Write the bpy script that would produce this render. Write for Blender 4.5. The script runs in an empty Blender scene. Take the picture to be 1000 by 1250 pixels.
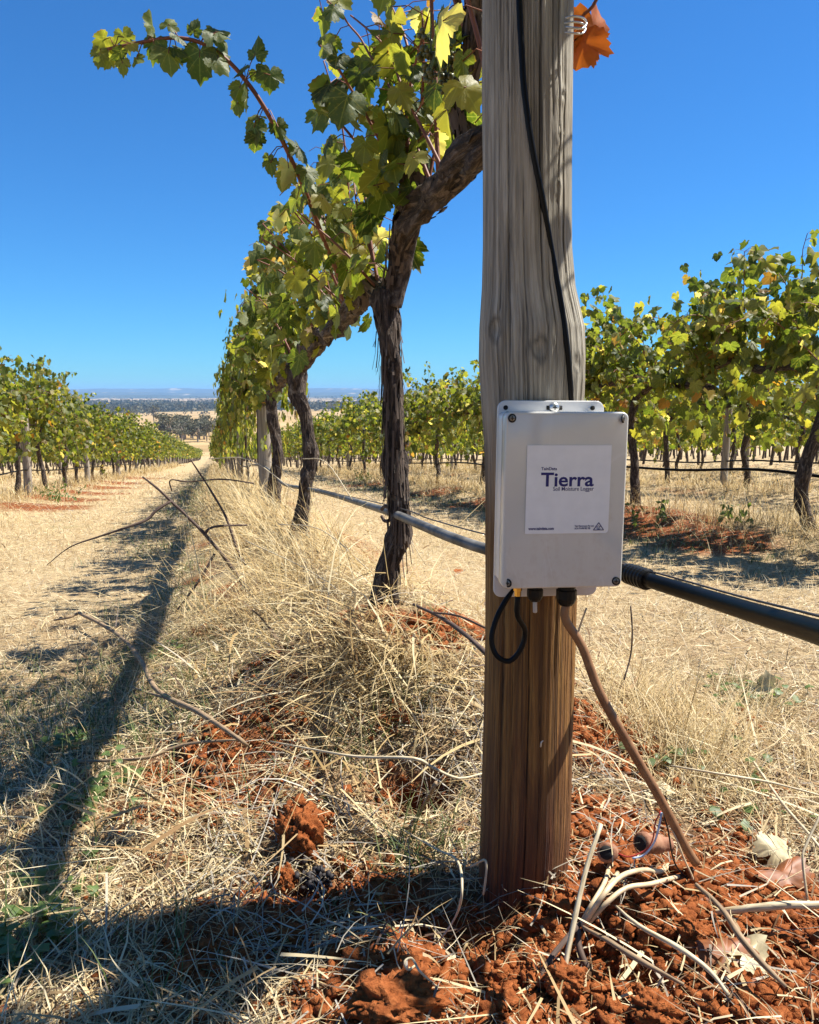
import bpy, bmesh, math, random
import numpy as np
from mathutils import Vector, Matrix

sc = bpy.context.scene
C = sc.collection
R = math.radians
rng = np.random.default_rng(11)
random.seed(5)

# ------------------------------------------------------------------ camera
CAM_Z = 0.60
PITCH = math.atan(0.147)
F = 1000.0
cam_d = bpy.data.cameras.new('camera')
cam = bpy.data.objects.new('camera', cam_d); C.objects.link(cam)
cam.location = (0, 0, CAM_Z)
cam.rotation_euler = (math.pi/2 - PITCH, 0, 0)
cam_d.sensor_fit = 'HORIZONTAL'; cam_d.sensor_width = 36; cam_d.lens = 36
cam_d.clip_start = 0.02; cam_d.clip_end = 40000
sc.camera = cam

# ------------------------------------------------------------------ light
SUN_EL = R(57.5); SUN_AZ = R(75)           # azimuth clockwise from +Y
world = bpy.data.worlds.new('World'); sc.world = world; world.use_nodes = True
wn = world.node_tree.nodes; wl = world.node_tree.links
bg = wn['Background']
sky = wn.new('ShaderNodeTexSky'); sky.sky_type = 'NISHITA'; sky.sun_disc = False
sky.sun_elevation = SUN_EL; sky.sun_rotation = SUN_AZ
sky.altitude = 300; sky.air_density = 1.0; sky.dust_density = 0.0; sky.ozone_density = 10.0
tint = wn.new('ShaderNodeMix'); tint.data_type = 'RGBA'; tint.blend_type = 'MULTIPLY'; tint.inputs[0].default_value = 1; tint.inputs[7].default_value = (.36, .76, 1.0, 1)
wl.new(sky.outputs[0], tint.inputs[6]); wl.new(tint.outputs[2], bg.inputs['Color'])
bg.inputs['Strength'].default_value = 0.074
sun_d = bpy.data.lights.new('sun', 'SUN'); sun_d.energy = 5.0; sun_d.angle = R(0.53); sun_d.color = (1, .955, .88)
sun = bpy.data.objects.new('sun', sun_d); C.objects.link(sun)
S = Vector((math.cos(SUN_EL)*math.sin(SUN_AZ), math.cos(SUN_EL)*math.cos(SUN_AZ), math.sin(SUN_EL)))
sun.rotation_euler = S.to_track_quat('Z', 'Y').to_euler(); sun.location = (5, 2, 12)
sc.view_settings.view_transform = 'Standard'; sc.view_settings.look = 'None'
sc.view_settings.gamma = 1; sc.view_settings.use_curve_mapping = False
sc.view_settings.exposure = 1.08
sc.cycles.max_bounces = 6; sc.cycles.diffuse_bounces = 1; sc.cycles.glossy_bounces = 2
sc.cycles.transmission_bounces = 4; sc.cycles.transparent_max_bounces = 8

# ------------------------------------------------------------------ coordinates
CP, SP = math.cos(PITCH), math.sin(PITCH)
def ray(px, py):
    u = (px-500)/F; v = (py-625)/F
    return Vector((u, CP - v*SP, -SP - v*CP))
def PW(px, py, Y):
    d = ray(px, py); t = Y/d.y
    return Vector((d.x*t, Y, CAM_Z + d.z*t))
def project(p):
    x, y, z = p[0], p[1], p[2]-CAM_Z
    dep = y*CP - z*SP; up = y*SP + z*CP
    if dep < 1e-3: return (9e9, 9e9, dep)
    return (500 + F*x/dep, 625 - F*up/dep, dep)
A = math.atan(0.24); CA, SA = math.cos(A), math.sin(A)
Q0 = 0.389; ROWGAP = 3.0
SLOPE = 0.077
def rowpt(k, r, off=0.0):
    q = Q0 + ROWGAP*k + off
    return (CA*q - SA*r, SA*q + CA*r)
def rq(x, y): return (-SA*x + CA*y, CA*x + SA*y)

def _hash(i, j, s):
    n = (i.astype(np.int64)*374761393 + j.astype(np.int64)*668265263 + s*974634777) & 0x7fffffff
    n = ((n ^ (n >> 13))*1274126177) & 0x7fffffff
    n = n ^ (n >> 16)
    return (n & 0xffff)/65535.0
def vnoise(x, y, s=0):
    x = np.asarray(x, float); y = np.asarray(y, float)
    i = np.floor(x); j = np.floor(y); fx = x-i; fy = y-j
    fx = fx*fx*(3-2*fx); fy = fy*fy*(3-2*fy)
    a = _hash(i, j, s); b = _hash(i+1, j, s); c = _hash(i, j+1, s); d = _hash(i+1, j+1, s)
    return (a*(1-fx)+b*fx)*(1-fy) + (c*(1-fx)+d*fx)*fy
def fbm(x, y, s=0, o=3):
    t = 0; a = .5; n = 0
    for k in range(o):
        t = t + a*vnoise(x*2**k, y*2**k, s+k*7); n += a; a *= .5
    return t/n

PROF_R = np.array([-9000, -300, -60, -20, 0, 150, 185, 220, 260, 300, 450, 800, 1500, 4000, 9000, 30000], float)
PROF_Z = np.array([14, 10, 4.2, 1.54, 0, -11.55, -14.0, -15.6, -16.8, -17.4, -20, -26, -34, -40, -42, -45], float)
# dug / soil spots: (px, py, radius, height, soilness)
def flat_hit(px, py, lift=0.0):
    d = ray(px, py)
    # z = -SLOPE*r + lift
    # CAM_Z + d.z t = -SLOPE*(-SA*d.x + CA*d.y) t + lift
    t = (CAM_Z - lift)/(-d.z - SLOPE*(-SA*d.x + CA*d.y)*1.0) if (-d.z - SLOPE*(-SA*d.x+CA*d.y)) > 1e-6 else 1e6
    return d.x*t, d.y*t
SPOTS = [(470,1245,.10,.045,1.0),(700,1130,.11,.015,1.0),(800,1110,.14,.020,1.0),(860,1210,.16,.01,.9),(640,1215,.12,.012,1.0),(760,1200,.16,0,1.0),(700,1230,.14,0,1.0),(900,1140,.14,0,1.0),
         (575,1135,.075,-.060,.9),(365,1030,.045,.045,1.0),(385,1100,.06,-.015,.7),(745,930,.12,0,.9),(560,870,.08,0,.8),
         (275,745,.10,0,.75),(300,700,.10,0,.6),(720,1020,.11,.015,1.0),(940,1120,.13,.01,.9),(520,1190,.09,.01,1.0),(260,1160,.10,0,.5),
         (300,760,.10,0,.8),(430,870,.10,0,.8),(520,890,.08,0,.8),(560,850,.07,0,.6),(390,820,.08,0,.6),(330,880,.09,0,.55),(500,985,.060,-.14,1.0),(478,950,.03,.02,.9),(450,1100,.10,0,.6),(230,820,.08,0,.35),(720,1160,.045,-.05,1.0),(780,1190,.04,-.04,1.0),(560,1210,.04,-.03,1.0)]
SPOTS = [(*flat_hit(a, b), c, d, e) for a, b, c, d, e in SPOTS]
SPOTS.append((-.05, 1.78, .33, .06, 0.0))
# red earth scraped along the neighbouring rows (row, r, off, radius)
for k, r, off, rad in [(1,5.2,-.45,.6),(1,6.6,-.4,.6),(1,7.6,-.35,.5),(1,5.8,-.1,.5),(1,4.2,-.5,.35),(1,8.5,-.5,.5),(-1,10.5,.6,.6),(-1,12.3,.55,.55),(-1,14.5,.55,.7),(-1,17,.5,.7),(-1,20,.5,.8),(-1,24,.5,.9),(1,11,-.5,.6),(1,15,-.5,.7)]:
    SPOTS.append((*rowpt(k, r, off), rad, .03, .85))

def soilmask(x, y):
    m = np.zeros_like(x)
    for sx, sy, rad, h, so in SPOTS:
        m = np.maximum(m, so*np.exp(-((x-sx)**2+(y-sy)**2)/(rad*rad)*.9))
    r, q = rq(x, y)
    kk = np.abs(((q-Q0+ROWGAP/2) % ROWGAP) - ROWGAP/2)
    edge = np.exp(-((kk-.42)/.22)**2)*.42*np.clip((fbm(x*2.2, y*2.2, 5)-.38)*4, 0, 1)
    m = np.maximum(m, edge*(r < 200))
    return np.clip(m*(0.65+.8*fbm(x*9, y*9, 3)), 0, 1)

def ground_z(x, y, fine=False):
    x = np.asarray(x, float); y = np.asarray(y, float)
    r, q = rq(x, y)
    z = np.interp(r, PROF_R, PROF_Z)
    near = 1/(1+np.exp((r-195)/6))
    kk = ((q-Q0+ROWGAP/2) % ROWGAP) - ROWGAP/2
    bt = np.clip((r-1.02)/.75, 0, 1); bt = np.where(np.abs(q-Q0) < 1.5, bt*bt*(3-2*bt), 1.0)
    bank = np.where(np.abs(q-Q0) < 1.5, .19*np.clip(1-(r-6)/30, .5, 1), .10)
    z = z + near*bt*bank*np.exp(-(kk/.40)**2)*(1+.35*(fbm(x*3.1, y*3.1, 23)-.5))
    z = z + near*.03*(fbm(x*.9, y*.9, 21)-.5)
    far = np.clip((r-250)/300, 0, 1)
    z = z + far*14*(fbm(x/700, y/700, 31)-.5)
    ridge = np.clip((r-6500)/1500, 0, 1)
    z = z + 0*ridge*(62 + 110*(fbm(x/1100+3, y/5000, 41)-.40))
    for sx, sy, rad, h, so in SPOTS:
        if h: z = z + h*np.exp(-((x-sx)**2+(y-sy)**2)/(rad*rad))
    if fine:
        d = np.hypot(x, y-1)
        w = np.exp(-(d/3.0)**2)
        m = soilmask(x, y)
        c = np.abs(fbm(x*38, y*38, 51, 4)-.5)*2; c2 = np.abs(fbm(x*95+9, y*95, 57, 2)-.5)*2
        z = z + w*(.012+.020*m)*(c-.35)*.55 + w*m*.018*(fbm(x*9, y*9, 61, 2)-.5)*2 + w*m*(.013*(c2-.3) + .007*(vnoise(x*110, y*110, 71)-.5))
    return z
def gz(x, y): return float(ground_z(np.array([x]), np.array([y]))[0])
def hit(px, py):
    x, y = flat_hit(px, py)
    for _ in range(25):
        d = ray(px, py); z = gz(x, y)
        t = (z-CAM_Z)/d.z
        x, y = .5*x+.5*d.x*t, .5*y+.5*d.y*t
    return Vector((x, y, gz(x, y)))

# ------------------------------------------------------------------ object helpers
def link(name, data, parent=None, label=None, cat=None, group=None, kind=None):
    o = bpy.data.objects.new(name, data); C.objects.link(o)
    if parent is not None: o.parent = parent
    if label: o['label'] = label
    if cat: o['category'] = cat
    if group: o['group'] = group
    if kind: o['kind'] = kind
    return o
def thing(name, label, cat, loc=(0,0,0), rz=0, group=None):
    o = link(name, None, None, label, cat, group); o.location = loc; o.rotation_euler = (0,0,rz)
    o.empty_display_size = .05
    return o
def mesh_np(name, V, Fq, mat, uv=None, rnd=None, smooth=False, tri=None):
    """V (n,3); Fq (m,4) quads; tri (k,3)"""
    me = bpy.data.meshes.new(name)
    V = np.asarray(V, np.float32); nq = 0 if Fq is None else len(Fq); nt = 0 if tri is None else len(tri)
    me.vertices.add(len(V)); me.vertices.foreach_set('co', V.ravel())
    loops = []; 
    if nq: loops.append(np.asarray(Fq, np.int32).ravel())
    if nt: loops.append(np.asarray(tri, np.int32).ravel())
    L = np.concatenate(loops)
    me.loops.add(len(L)); me.loops.foreach_set('vertex_index', L)
    st = np.concatenate([np.arange(nq)*4, nq*4+np.arange(nt)*3]).astype(np.int32)
    me.polygons.add(nq+nt); me.polygons.foreach_set('loop_start', st)
    me.update(calc_edges=True)
    if smooth: me.polygons.foreach_set('use_smooth', np.ones(nq+nt, bool))
    if uv is not None:
        u = me.uv_layers.new(name='UVMap'); u.data.foreach_set('uv', np.asarray(uv, np.float32)[L].ravel())
    if rnd is not None:
        at = me.attributes.new('rnd', 'FLOAT', 'POINT'); at.data.foreach_set('value', np.asarray(rnd, np.float32))
    me.validate()
    if mat: me.materials.append(mat)
    return me

class MB:
    """collects tubes, blobs, boxes into one mesh"""
    def __init__(s): s.V=[]; s.Q=[]; s.T=[]; s.U=[]; s.N=[]; s.n=0
    def add(s, V, Q=None, T=None, U=None, rnd=0.0):
        V = np.asarray(V, float); 
        if Q is not None and len(Q): s.Q.append(np.asarray(Q)+s.n)
        if T is not None and len(T): s.T.append(np.asarray(T)+s.n)
        s.V.append(V); s.U.append(np.zeros((len(V),2)) if U is None else np.asarray(U, float))
        s.N.append(np.full(len(V), rnd) if np.isscalar(rnd) else np.asarray(rnd)); s.n += len(V)
    def tube(s, pts, rad, sides=8, smooth=True, step=None, wob=0.0, lump=0.0, seed=0, cap=True, rnd=0.0, ridges=0, rdepth=0.0):
        P = np.array([tuple(p) for p in pts], float)
        Rr = np.full(len(P), rad) if np.isscalar(rad) else np.asarray(rad, float)
        if smooth and len(P) > 2:
            P, Rr = catmull(P, Rr, step)
        n = len(P)
        d = np.gradient(P, axis=0); d /= np.linalg.norm(d, axis=1)[:,None]+1e-9
        L = np.concatenate([[0], np.cumsum(np.linalg.norm(np.diff(P, axis=0), axis=1))])
        up = np.array([0,0,1.]) if abs(d[0,2]) < .9 else np.array([0,-1.,0])
        a = np.cross(up, d[0]); a /= np.linalg.norm(a)
        ang = np.linspace(0, 2*math.pi, sides, endpoint=False)
        V = np.zeros((n, sides, 3)); U = np.zeros((n, sides, 2))
        for i in range(n):
            a = a - d[i]*np.dot(a, d[i]); a /= np.linalg.norm(a)+1e-9
            b = np.cross(d[i], a)
            rr = np.full(sides, Rr[i])
            if lump:
                rr = rr*(1 + lump*2*(vnoise(np.cos(ang)*1.6+7+seed, L[i]/max(Rr.mean(),1e-4)*.45+np.sin(ang)*1.6, seed)-.5))
            if ridges:
                ph = vnoise(np.array([L[i]*14.]), np.array([seed*3.1]), seed)[0]*2.5
                rr = rr*(1 + rdepth*(vnoise(ang/(2*math.pi)*ridges+ph+50, np.full(sides, L[i]*9.), seed+9)-.5)*2)
            V[i] = P[i] + np.cos(ang)[:,None]*a*rr[:,None] + np.sin(ang)[:,None]*b*rr[:,None]
            U[i,:,0] = ang/(2*math.pi); U[i,:,1] = L[i]
        ii, jj = np.meshgrid(np.arange(n-1), np.arange(sides), indexing='ij')
        j2 = (jj+1) % sides
        Q = np.stack([ii*sides+jj, ii*sides+j2, (ii+1)*sides+j2, (ii+1)*sides+jj], -1).reshape(-1,4)
        V = V.reshape(-1,3); U = U.reshape(-1,2); T = []
        if cap:
            V = np.vstack([V, P[0], P[-1]]); U = np.vstack([U, [[.5,0],[.5,L[-1]]]])
            c0 = n*sides; c1 = c0+1
            for j in range(sides):
                T.append((c0, (j+1)%sides, j)); T.append((c1, (n-1)*sides+j, (n-1)*sides+(j+1)%sides))
        s.add(V, Q, T, U, rnd)
    def mesh(s, name, mat, smooth=True):
        return mesh_np(name, np.vstack(s.V), np.vstack(s.Q) if s.Q else None, mat, np.vstack(s.U), np.concatenate(s.N), smooth, np.vstack(s.T) if s.T else None)
def catmull(P, Rr, step=None):
    n = len(P); seg = np.linalg.norm(np.diff(P, axis=0), axis=1)
    out = []; ro = []
    E = np.vstack([2*P[0]-P[1], P, 2*P[-1]-P[-2]])
    for i in range(n-1):
        k = 4 if step is None else max(1, int(round(seg[i]/step)))
        t = np.linspace(0, 1, k, endpoint=False)[:,None]
        p0,p1,p2,p3 = E[i],E[i+1],E[i+2],E[i+3]
        out.append(.5*((2*p1)+(-p0+p2)*t+(2*p0-5*p1+4*p2-p3)*t**2+(-p0+3*p1-3*p2+p3)*t**3))
        ro.append(Rr[i]*(1-t[:,0])+Rr[i+1]*t[:,0])
    return np.vstack(out+[P[-1:]]), np.concatenate(ro+[Rr[-1:]])

def bm_mesh(name, bm, mat, smooth=False):
    me = bpy.data.meshes.new(name); bm.to_mesh(me); bm.free()
    if smooth:
        for p in me.polygons: p.use_smooth = True
    me.materials.append(mat); return me
def rbox(sx, sy, sz, bev, seg=3, vertical_only=None):
    bm = bmesh.new(); bmesh.ops.create_cube(bm, size=1)
    for v in bm.verts: v.co.x *= sx; v.co.y *= sy; v.co.z *= sz
    if vertical_only is not None:   # round the edges that run along y first
        es = [e for e in bm.edges if abs((e.verts[0].co-e.verts[1].co).normalized().y) > .9]
        bmesh.ops.bevel(bm, geom=es, offset=vertical_only, segments=5, affect='EDGES', profile=.5)
    es = [e for e in bm.edges if len(e.link_faces) == 2 and e.calc_face_angle(0) > .9]
    if bev: bmesh.ops.bevel(bm, geom=es, offset=bev, segments=seg, affect='EDGES', profile=.5)
    return bm
def lathe(profile, sides=24):
    """profile [(radius, z)] revolve about z"""
    bm = bmesh.new(); rings = []
    for r_, z_ in profile:
        rings.append([bm.verts.new((r_*math.cos(2*math.pi*i/sides), r_*math.sin(2*math.pi*i/sides), z_)) for i in range(sides)])
    for a, b in zip(rings, rings[1:]):
        for i in range(sides): bm.faces.new((a[i], a[(i+1)%sides], b[(i+1)%sides], b[i]))
    bm.faces.new(rings[0][::-1]); bm.faces.new(rings[-1])
    bmesh.ops.recalc_face_normals(bm, faces=bm.faces)
    return bm

# ------------------------------------------------------------------ materials
class M_:
    def __init__(s, name):
        s.m = bpy.data.materials.new(name); s.m.use_nodes = True
        s.n = s.m.node_tree.nodes; s.l = s.m.node_tree.links
        s.b = s.n['Principled BSDF']; s.out = s.n['Material Output']
    def node(s, t, **k):
        x = s.n.new(t)
        for a, v in k.items(): setattr(x, a, v)
        return x
    def noise(s, vec, scale, detail=3, rough=.55, dist=0):
        x = s.node('ShaderNodeTexNoise'); x.inputs['Scale'].default_value = scale; x.inputs['Detail'].default_value = detail
        x.inputs['Roughness'].default_value = rough; x.inputs['Distortion'].default_value = dist
        if vec is not None: s.l.new(vec, x.inputs['Vector'])
        return x.outputs['Fac']
    def ramp(s, fac, stops, interp='LINEAR'):
        x = s.node('ShaderNodeValToRGB'); e = x.color_ramp.elements; x.color_ramp.interpolation = interp
        while len(e) < len(stops): e.new(.5)
        for i, (p, c) in enumerate(stops):
            e[i].position = p; e[i].color = (*c, 1) if len(c) == 3 else c
        s.l.new(fac, x.inputs['Fac']); return x.outputs['Color']
    def mix(s, fac, a, b, mode='MIX'):
        x = s.node('ShaderNodeMix', data_type='RGBA', blend_type=mode)
        for sock, v in ((x.inputs[0], fac), (x.inputs[6], a), (x.inputs[7], b)):
            if isinstance(v, (int, float)): sock.default_value = v
            elif isinstance(v, tuple): sock.default_value = (*v, 1)
            else: s.l.new(v, sock)
        return x.outputs[2]
    def math(s, op, a, b=None, c=None, clamp=False):
        x = s.node('ShaderNodeMath', operation=op); x.use_clamp = clamp
        for i, v in enumerate((a, b, c)):
            if v is None: continue
            if isinstance(v, (int, float)): x.inputs[i].default_value = v
            else: s.l.new(v, x.inputs[i])
        return x.outputs[0]
    def mapping(s, vec, scale, loc=(0,0,0)):
        x = s.node('ShaderNodeMapping'); x.inputs['Scale'].default_value = scale; x.inputs['Location'].default_value = loc
        s.l.new(vec, x.inputs['Vector']); return x.outputs[0]
    def coord(s, kind='Object'): return s.node('ShaderNodeTexCoord').outputs[kind]
    def pos(s): return s.node('ShaderNodeNewGeometry').outputs['Position']
    def attr(s, name): 
        x = s.node('ShaderNodeAttribute'); x.attribute_name = name; return x.outputs['Fac']
    def bump(s, h, strength=.5, dist=.01):
        x = s.node('ShaderNodeBump'); x.inputs['Strength'].default_value = strength; x.inputs['Distance'].default_value = dist
        s.l.new(h, x.inputs['Height']); s.l.new(x.outputs[0], s.b.inputs['Normal']); return x.outputs[0]
    def col(s, c):
        if isinstance(c, tuple): s.b.inputs['Base Color'].default_value = (*c, 1)
        else: s.l.new(c, s.b.inputs['Base Color'])
    def set(s, **k):
        for a, v in k.items(): s.b.inputs[a.replace('_', ' ')].default_value = v
    def translucent(s, colr, fac):
        t = s.node('ShaderNodeBsdfTranslucent'); mx = s.node('ShaderNodeMixShader')
        if isinstance(colr, tuple): t.inputs['Color'].default_value = (*colr, 1)
        else: s.l.new(colr, t.inputs['Color'])
        mx.inputs[0].default_value = fac
        s.l.new(s.b.outputs[0], mx.inputs[1]); s.l.new(t.outputs[0], mx.inputs[2]); s.l.new(mx.outputs[0], s.out.inputs['Surface'])

def simple(name, c, rough=.5, metal=0.0, var=0.0, spec=.5):
    m = M_(name)
    if var:
        n = m.noise(m.coord(), 60, 4)
        m.col(m.ramp(n, [(.3, tuple(x*(1-var) for x in c)), (.7, tuple(min(1, x*(1+var)) for x in c))]))
    else: m.col(c)
    m.set(Roughness=rough, Metallic=metal); m.b.inputs['Specular IOR Level'].default_value = spec
    return m.m

# ground
m = M_('ground_earth'); p = m.pos()
soil = m.attr('soil'); far = m.attr('far'); wood = m.attr('wood')
n1 = m.noise(p, 3.0, 5); n2 = m.noise(p, 45, 5, .7); n3 = m.noise(p, .55, 4); n4 = m.noise(p, 160, 3, .7)
straw = m.ramp(n2, [(.30, (.15,.09,.04)), (.48, (.38,.27,.14)), (.66, (.62,.50,.30))])
straw = m.mix(m.math('MULTIPLY', n3, .45), straw, (.55,.42,.23))
n5 = m.noise(p, 7.5, 5, .7); n6 = m.noise(p, 1.15, 4, .6)
straw = m.mix(m.math('MULTIPLY', m.math('SUBTRACT', n5, .53), 3.0, clamp=True), straw, (.23,.125,.055))
straw = m.mix(m.math('MULTIPLY', m.math('MULTIPLY', m.math('SUBTRACT', n6, .56), 6.0, clamp=True), .45), straw, (.20,.18,.07))
earth = m.ramp(n2, [(.28, (.075,.020,.007)), (.48, (.21,.062,.019)), (.62, (.32,.105,.034)), (.78, (.46,.20,.085))])
sm = m.math('ADD', soil, m.math('MULTIPLY', m.math('SUBTRACT', n1, .5), .5))
sm = m.math('MULTIPLY', m.math('SUBTRACT', sm, .22), 4.0, clamp=True)
straw = m.mix(m.math('MULTIPLY', m.attr('bare'), .8), straw, m.ramp(n2, [(.3, (.035,.013,.006)), (.52, (.12,.048,.019)), (.75, (.27,.14,.06))]))  # bare soil colour near the camera, painted darker as shade between the straws
nearc = m.mix(sm, straw, earth)
pn = m.noise(m.mapping(p, (1/420, 1/520, 1)), 1.0, 2, .5)
padd = m.ramp(pn, [(.36, (.30,.20,.085)), (.5, (.44,.31,.15)), (.62, (.36,.24,.10))])
padd = m.mix(wood, padd, m.ramp(m.noise(p, .02, 4), [(.35, (.030,.038,.018)), (.65, (.07,.075,.032))]))
m.col(m.mix(far, nearc, padd)); m.set(Roughness=.95); m.b.inputs['Specular IOR Level'].default_value = .15
hh = m.math('ADD', m.math('ADD', m.math('MULTIPLY', n2, .6), m.math('MULTIPLY', n4, .4)), m.math('MULTIPLY', n5, 1.5))
m.bump(hh, 1.0, .016)
M_GROUND = m.m

def straw_mat(name, stops, tr=.25):
    m = M_(name); r_ = m.attr('rnd')
    c = m.ramp(r_, stops)
    m.col(c); m.set(Roughness=.55); m.b.inputs['Specular IOR Level'].default_value = .35
    m.translucent(c, tr); return m.m
STRAW = [(0, (.13,.065,.028)), (.2, (.33,.20,.085)), (.48, (.56,.42,.21)), (.78, (.76,.65,.41)), (.90, (.46,.40,.30)), (1, (.10,.06,.04))]
M_LITTER = straw_mat('straw_litter', STRAW)
M_TUSS = straw_mat('dry_tussock', [(0, (.16,.085,.035)), (.3, (.42,.28,.11)), (.62, (.66,.50,.24)), (.92, (.84,.72,.44)), (1, (.22,.14,.07))], .42)
M_GREEN = straw_mat('green_blades', [(0, (.06,.085,.02)), (.5, (.10,.14,.035)), (1, (.24,.24,.09))], .3)
M_GREY = straw_mat('grey_straw', [(0, (.18,.15,.11)), (.5, (.34,.30,.23)), (1, (.55,.50,.40))], .2)

# leaf
m = M_('vine_leaf')
oi = m.node('ShaderNodeObjectInfo').outputs['Random']
rv = m.math('FRACT', m.math('ADD', m.attr('rnd'), oi))
LC = [(0, (.022,.036,.007)), (.22, (.048,.074,.012)), (.48, (.092,.114,.021)), (.78, (.148,.152,.030)), (.93, (.21,.19,.036)), (.955, (.42,.38,.22)), (.975, (.30,.13,.02)), (.986, (.17,.09,.03)), (1, (.05,.065,.014))]
c = m.ramp(rv, LC)
uvv = m.coord('UV'); nn = m.noise(uvv, 7, 4, .6)
c = m.mix(m.math('MULTIPLY', m.math('SUBTRACT', nn, .52), 3.2, clamp=True), c, m.mix(.6, c, (.26,.21,.04)))
sep = m.node('ShaderNodeSeparateXYZ'); m.l.new(uvv, sep.inputs[0]); ax = m.math('ABSOLUTE', sep.outputs[0]); ay = sep.outputs[1]
vd = m.math('MINIMUM', ax, m.math('ABSOLUTE', m.math('SUBTRACT', m.math('MULTIPLY', ax, .55), ay)))
vd = m.math('MINIMUM', vd, m.math('ABSOLUTE', m.math('SUBTRACT', m.math('MULTIPLY', ax, 1.5), m.math('SUBTRACT', ay, .12))))
vd = m.math('MINIMUM', vd, m.math('ABSOLUTE', m.math('ADD', m.math('MULTIPLY', ax, .5), ay)))
vein = m.math('SUBTRACT', 1.0, m.math('MULTIPLY', vd, 38.0), clamp=True)
c = m.mix(m.math('MULTIPLY', vein, .55), c, m.mix(.5, c, (.36,.38,.12)))
edge = m.math('MULTIPLY', m.math('SUBTRACT', m.math('ADD', m.math('ADD', m.math('MULTIPLY', ax, 1.1), m.math('MULTIPLY', m.math('ABSOLUTE', m.math('SUBTRACT', ay, .3)), .55)), m.math('MULTIPLY', m.noise(uvv, 4.5, 3), .5)), .93), 6.0, clamp=True)
c = m.mix(m.math('MULTIPLY', edge, m.math('GREATER_THAN', rv, .45)), c, (.20,.11,.03))
bf = m.node('ShaderNodeNewGeometry').outputs['Backfacing']
cb = m.mix(m.math('MULTIPLY', bf, .30), c, (.20,.24,.12))
m.col(cb); m.set(Roughness=.5); m.b.inputs['Specular IOR Level'].default_value = .35
m.bump(m.noise(uvv, 9, 2), .12, .01)
tc = m.mix(1.0, c, (3.0,2.9,1.15), 'MULTIPLY')
m.translucent(tc, .50)
M_LEAF = m.m
def leaf_like(name, base, tr, f=.35):
    m = M_(name); n = m.noise(m.coord(), 55, 4)
    c = m.ramp(n, [(.3, tuple(x*.6 for x in base)), (.7, tuple(min(1,x*1.3) for x in base))])
    m.col(c); m.set(Roughness=.5); m.translucent(tr, f); return m.m
M_ORANGE = leaf_like('orange_leaf', (.42,.12,.02), (.75,.20,.02), .5)
M_RUST = leaf_like('rusty_leaf', (.27,.090,.022), (.5,.15,.04), .25)
M_PALE = leaf_like('pale_leaf', (.56,.47,.27), (.6,.5,.25), .2)
M_GLEAF = leaf_like('weed_leaf', (.10,.16,.04), (.3,.4,.06), .35)

# bark (uv: u round, v metres along)
m = M_('vine_bark'); uv = m.coord('UV')
g1 = m.noise(m.mapping(uv, (16, 26, 1)), 1.0, 5, .65, .6); g2 = m.noise(m.mapping(uv, (34, 12, 1)), 1.0, 4, .6, .4)
lich = m.noise(m.coord(), 22, 4, .6)
c = m.ramp(g1, [(.36, (.012,.008,.006)), (.5, (.058,.038,.026)), (.68, (.20,.15,.11))])
c = m.mix(m.math('MULTIPLY', m.math('SUBTRACT', lich, .60), 5, clamp=True), c, (.42,.37,.30))
m.col(c); m.set(Roughness=.9)
m.bump(m.math('ADD', g1, m.math('MULTIPLY', g2, .6)), 1.0, .016)
M_BARK = m.m
m = M_('cane_bark'); n = m.noise(m.mapping(m.coord('UV'), (5, 20, 1)), 1, 3)
m.col(m.ramp(n, [(.3, (.13,.04,.02)), (.7, (.28,.10,.045))])); m.set(Roughness=.6); M_CANE = m.m
m = M_('dead_twig'); n = m.noise(m.mapping(m.coord('UV'), (6, 30, 1)), 1, 3)
m.col(m.ramp(n, [(.3, (.045,.025,.018)), (.7, (.13,.085,.06))])); m.set(Roughness=.85); M_TWIG = m.m
m = M_('grey_twig'); n = m.noise(m.mapping(m.coord('UV'), (6, 30, 1)), 1, 3)
m.col(m.ramp(n, [(.3, (.16,.095,.05)), (.7, (.38,.27,.155))])); m.set(Roughness=.85); M_GTWIG = m.m
m = M_('pale_stalk'); n = m.noise(m.mapping(m.coord('UV'), (6, 40, 1)), 1, 3)
m.col(m.ramp(n, [(.3, (.36,.26,.13)), (.7, (.72,.62,.42))])); m.set(Roughness=.6); M_STALK = m.m

# timber post
m = M_('weathered_timber'); uv = m.coord('UV')
gr = m.noise(m.mapping(uv, (42, 5, 1)), 1, 6, .65, .25); gf = m.noise(m.mapping(uv, (130, 14, 1)), 1, 3, .6)
bl = m.noise(m.mapping(uv, (5, 5, 1)), 1, 3)
hgt = m.attr('high')
grey = m.ramp(gr, [(.28, (.12,.11,.085)), (.5, (.34,.305,.235)), (.72, (.57,.53,.43))])
grey = m.mix(m.math('MULTIPLY', m.math('SUBTRACT', bl, .45), 2.2, clamp=True), grey, m.mix(.30, grey, (.25,.17,.09)))
brn = m.ramp(gr, [(.28, (.080,.030,.006)), (.5, (.24,.108,.022)), (.72, (.44,.23,.055))])
red = m.ramp(gr, [(.3, (.06,.018,.006)), (.7, (.22,.068,.018))])
brn = m.mix(m.attr('low'), brn, red)
c = m.mix(hgt, brn, grey)
c = m.mix(m.math('MULTIPLY', m.math('SUBTRACT', gf, .60), 4, clamp=True), c, m.mix(.65, c, (.03,.02,.013)))
ln = m.noise(m.mapping(uv, (75, 1.6, 1)), 1, 2, .5, .15); ln2 = m.noise(m.mapping(uv, (150, 4, 1), (3,1,0)), 1, 2, .5)
li = m.math('SUBTRACT', 1.0, m.math('MULTIPLY', m.math('ABSOLUTE', m.math('SUBTRACT', ln, .5)), 30.0), clamp=True)
li = m.math('MULTIPLY', li, m.math('MULTIPLY', m.math('SUBTRACT', m.noise(m.mapping(uv, (9, 3, 1)), 1, 2), .42), 5, clamp=True))
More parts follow.
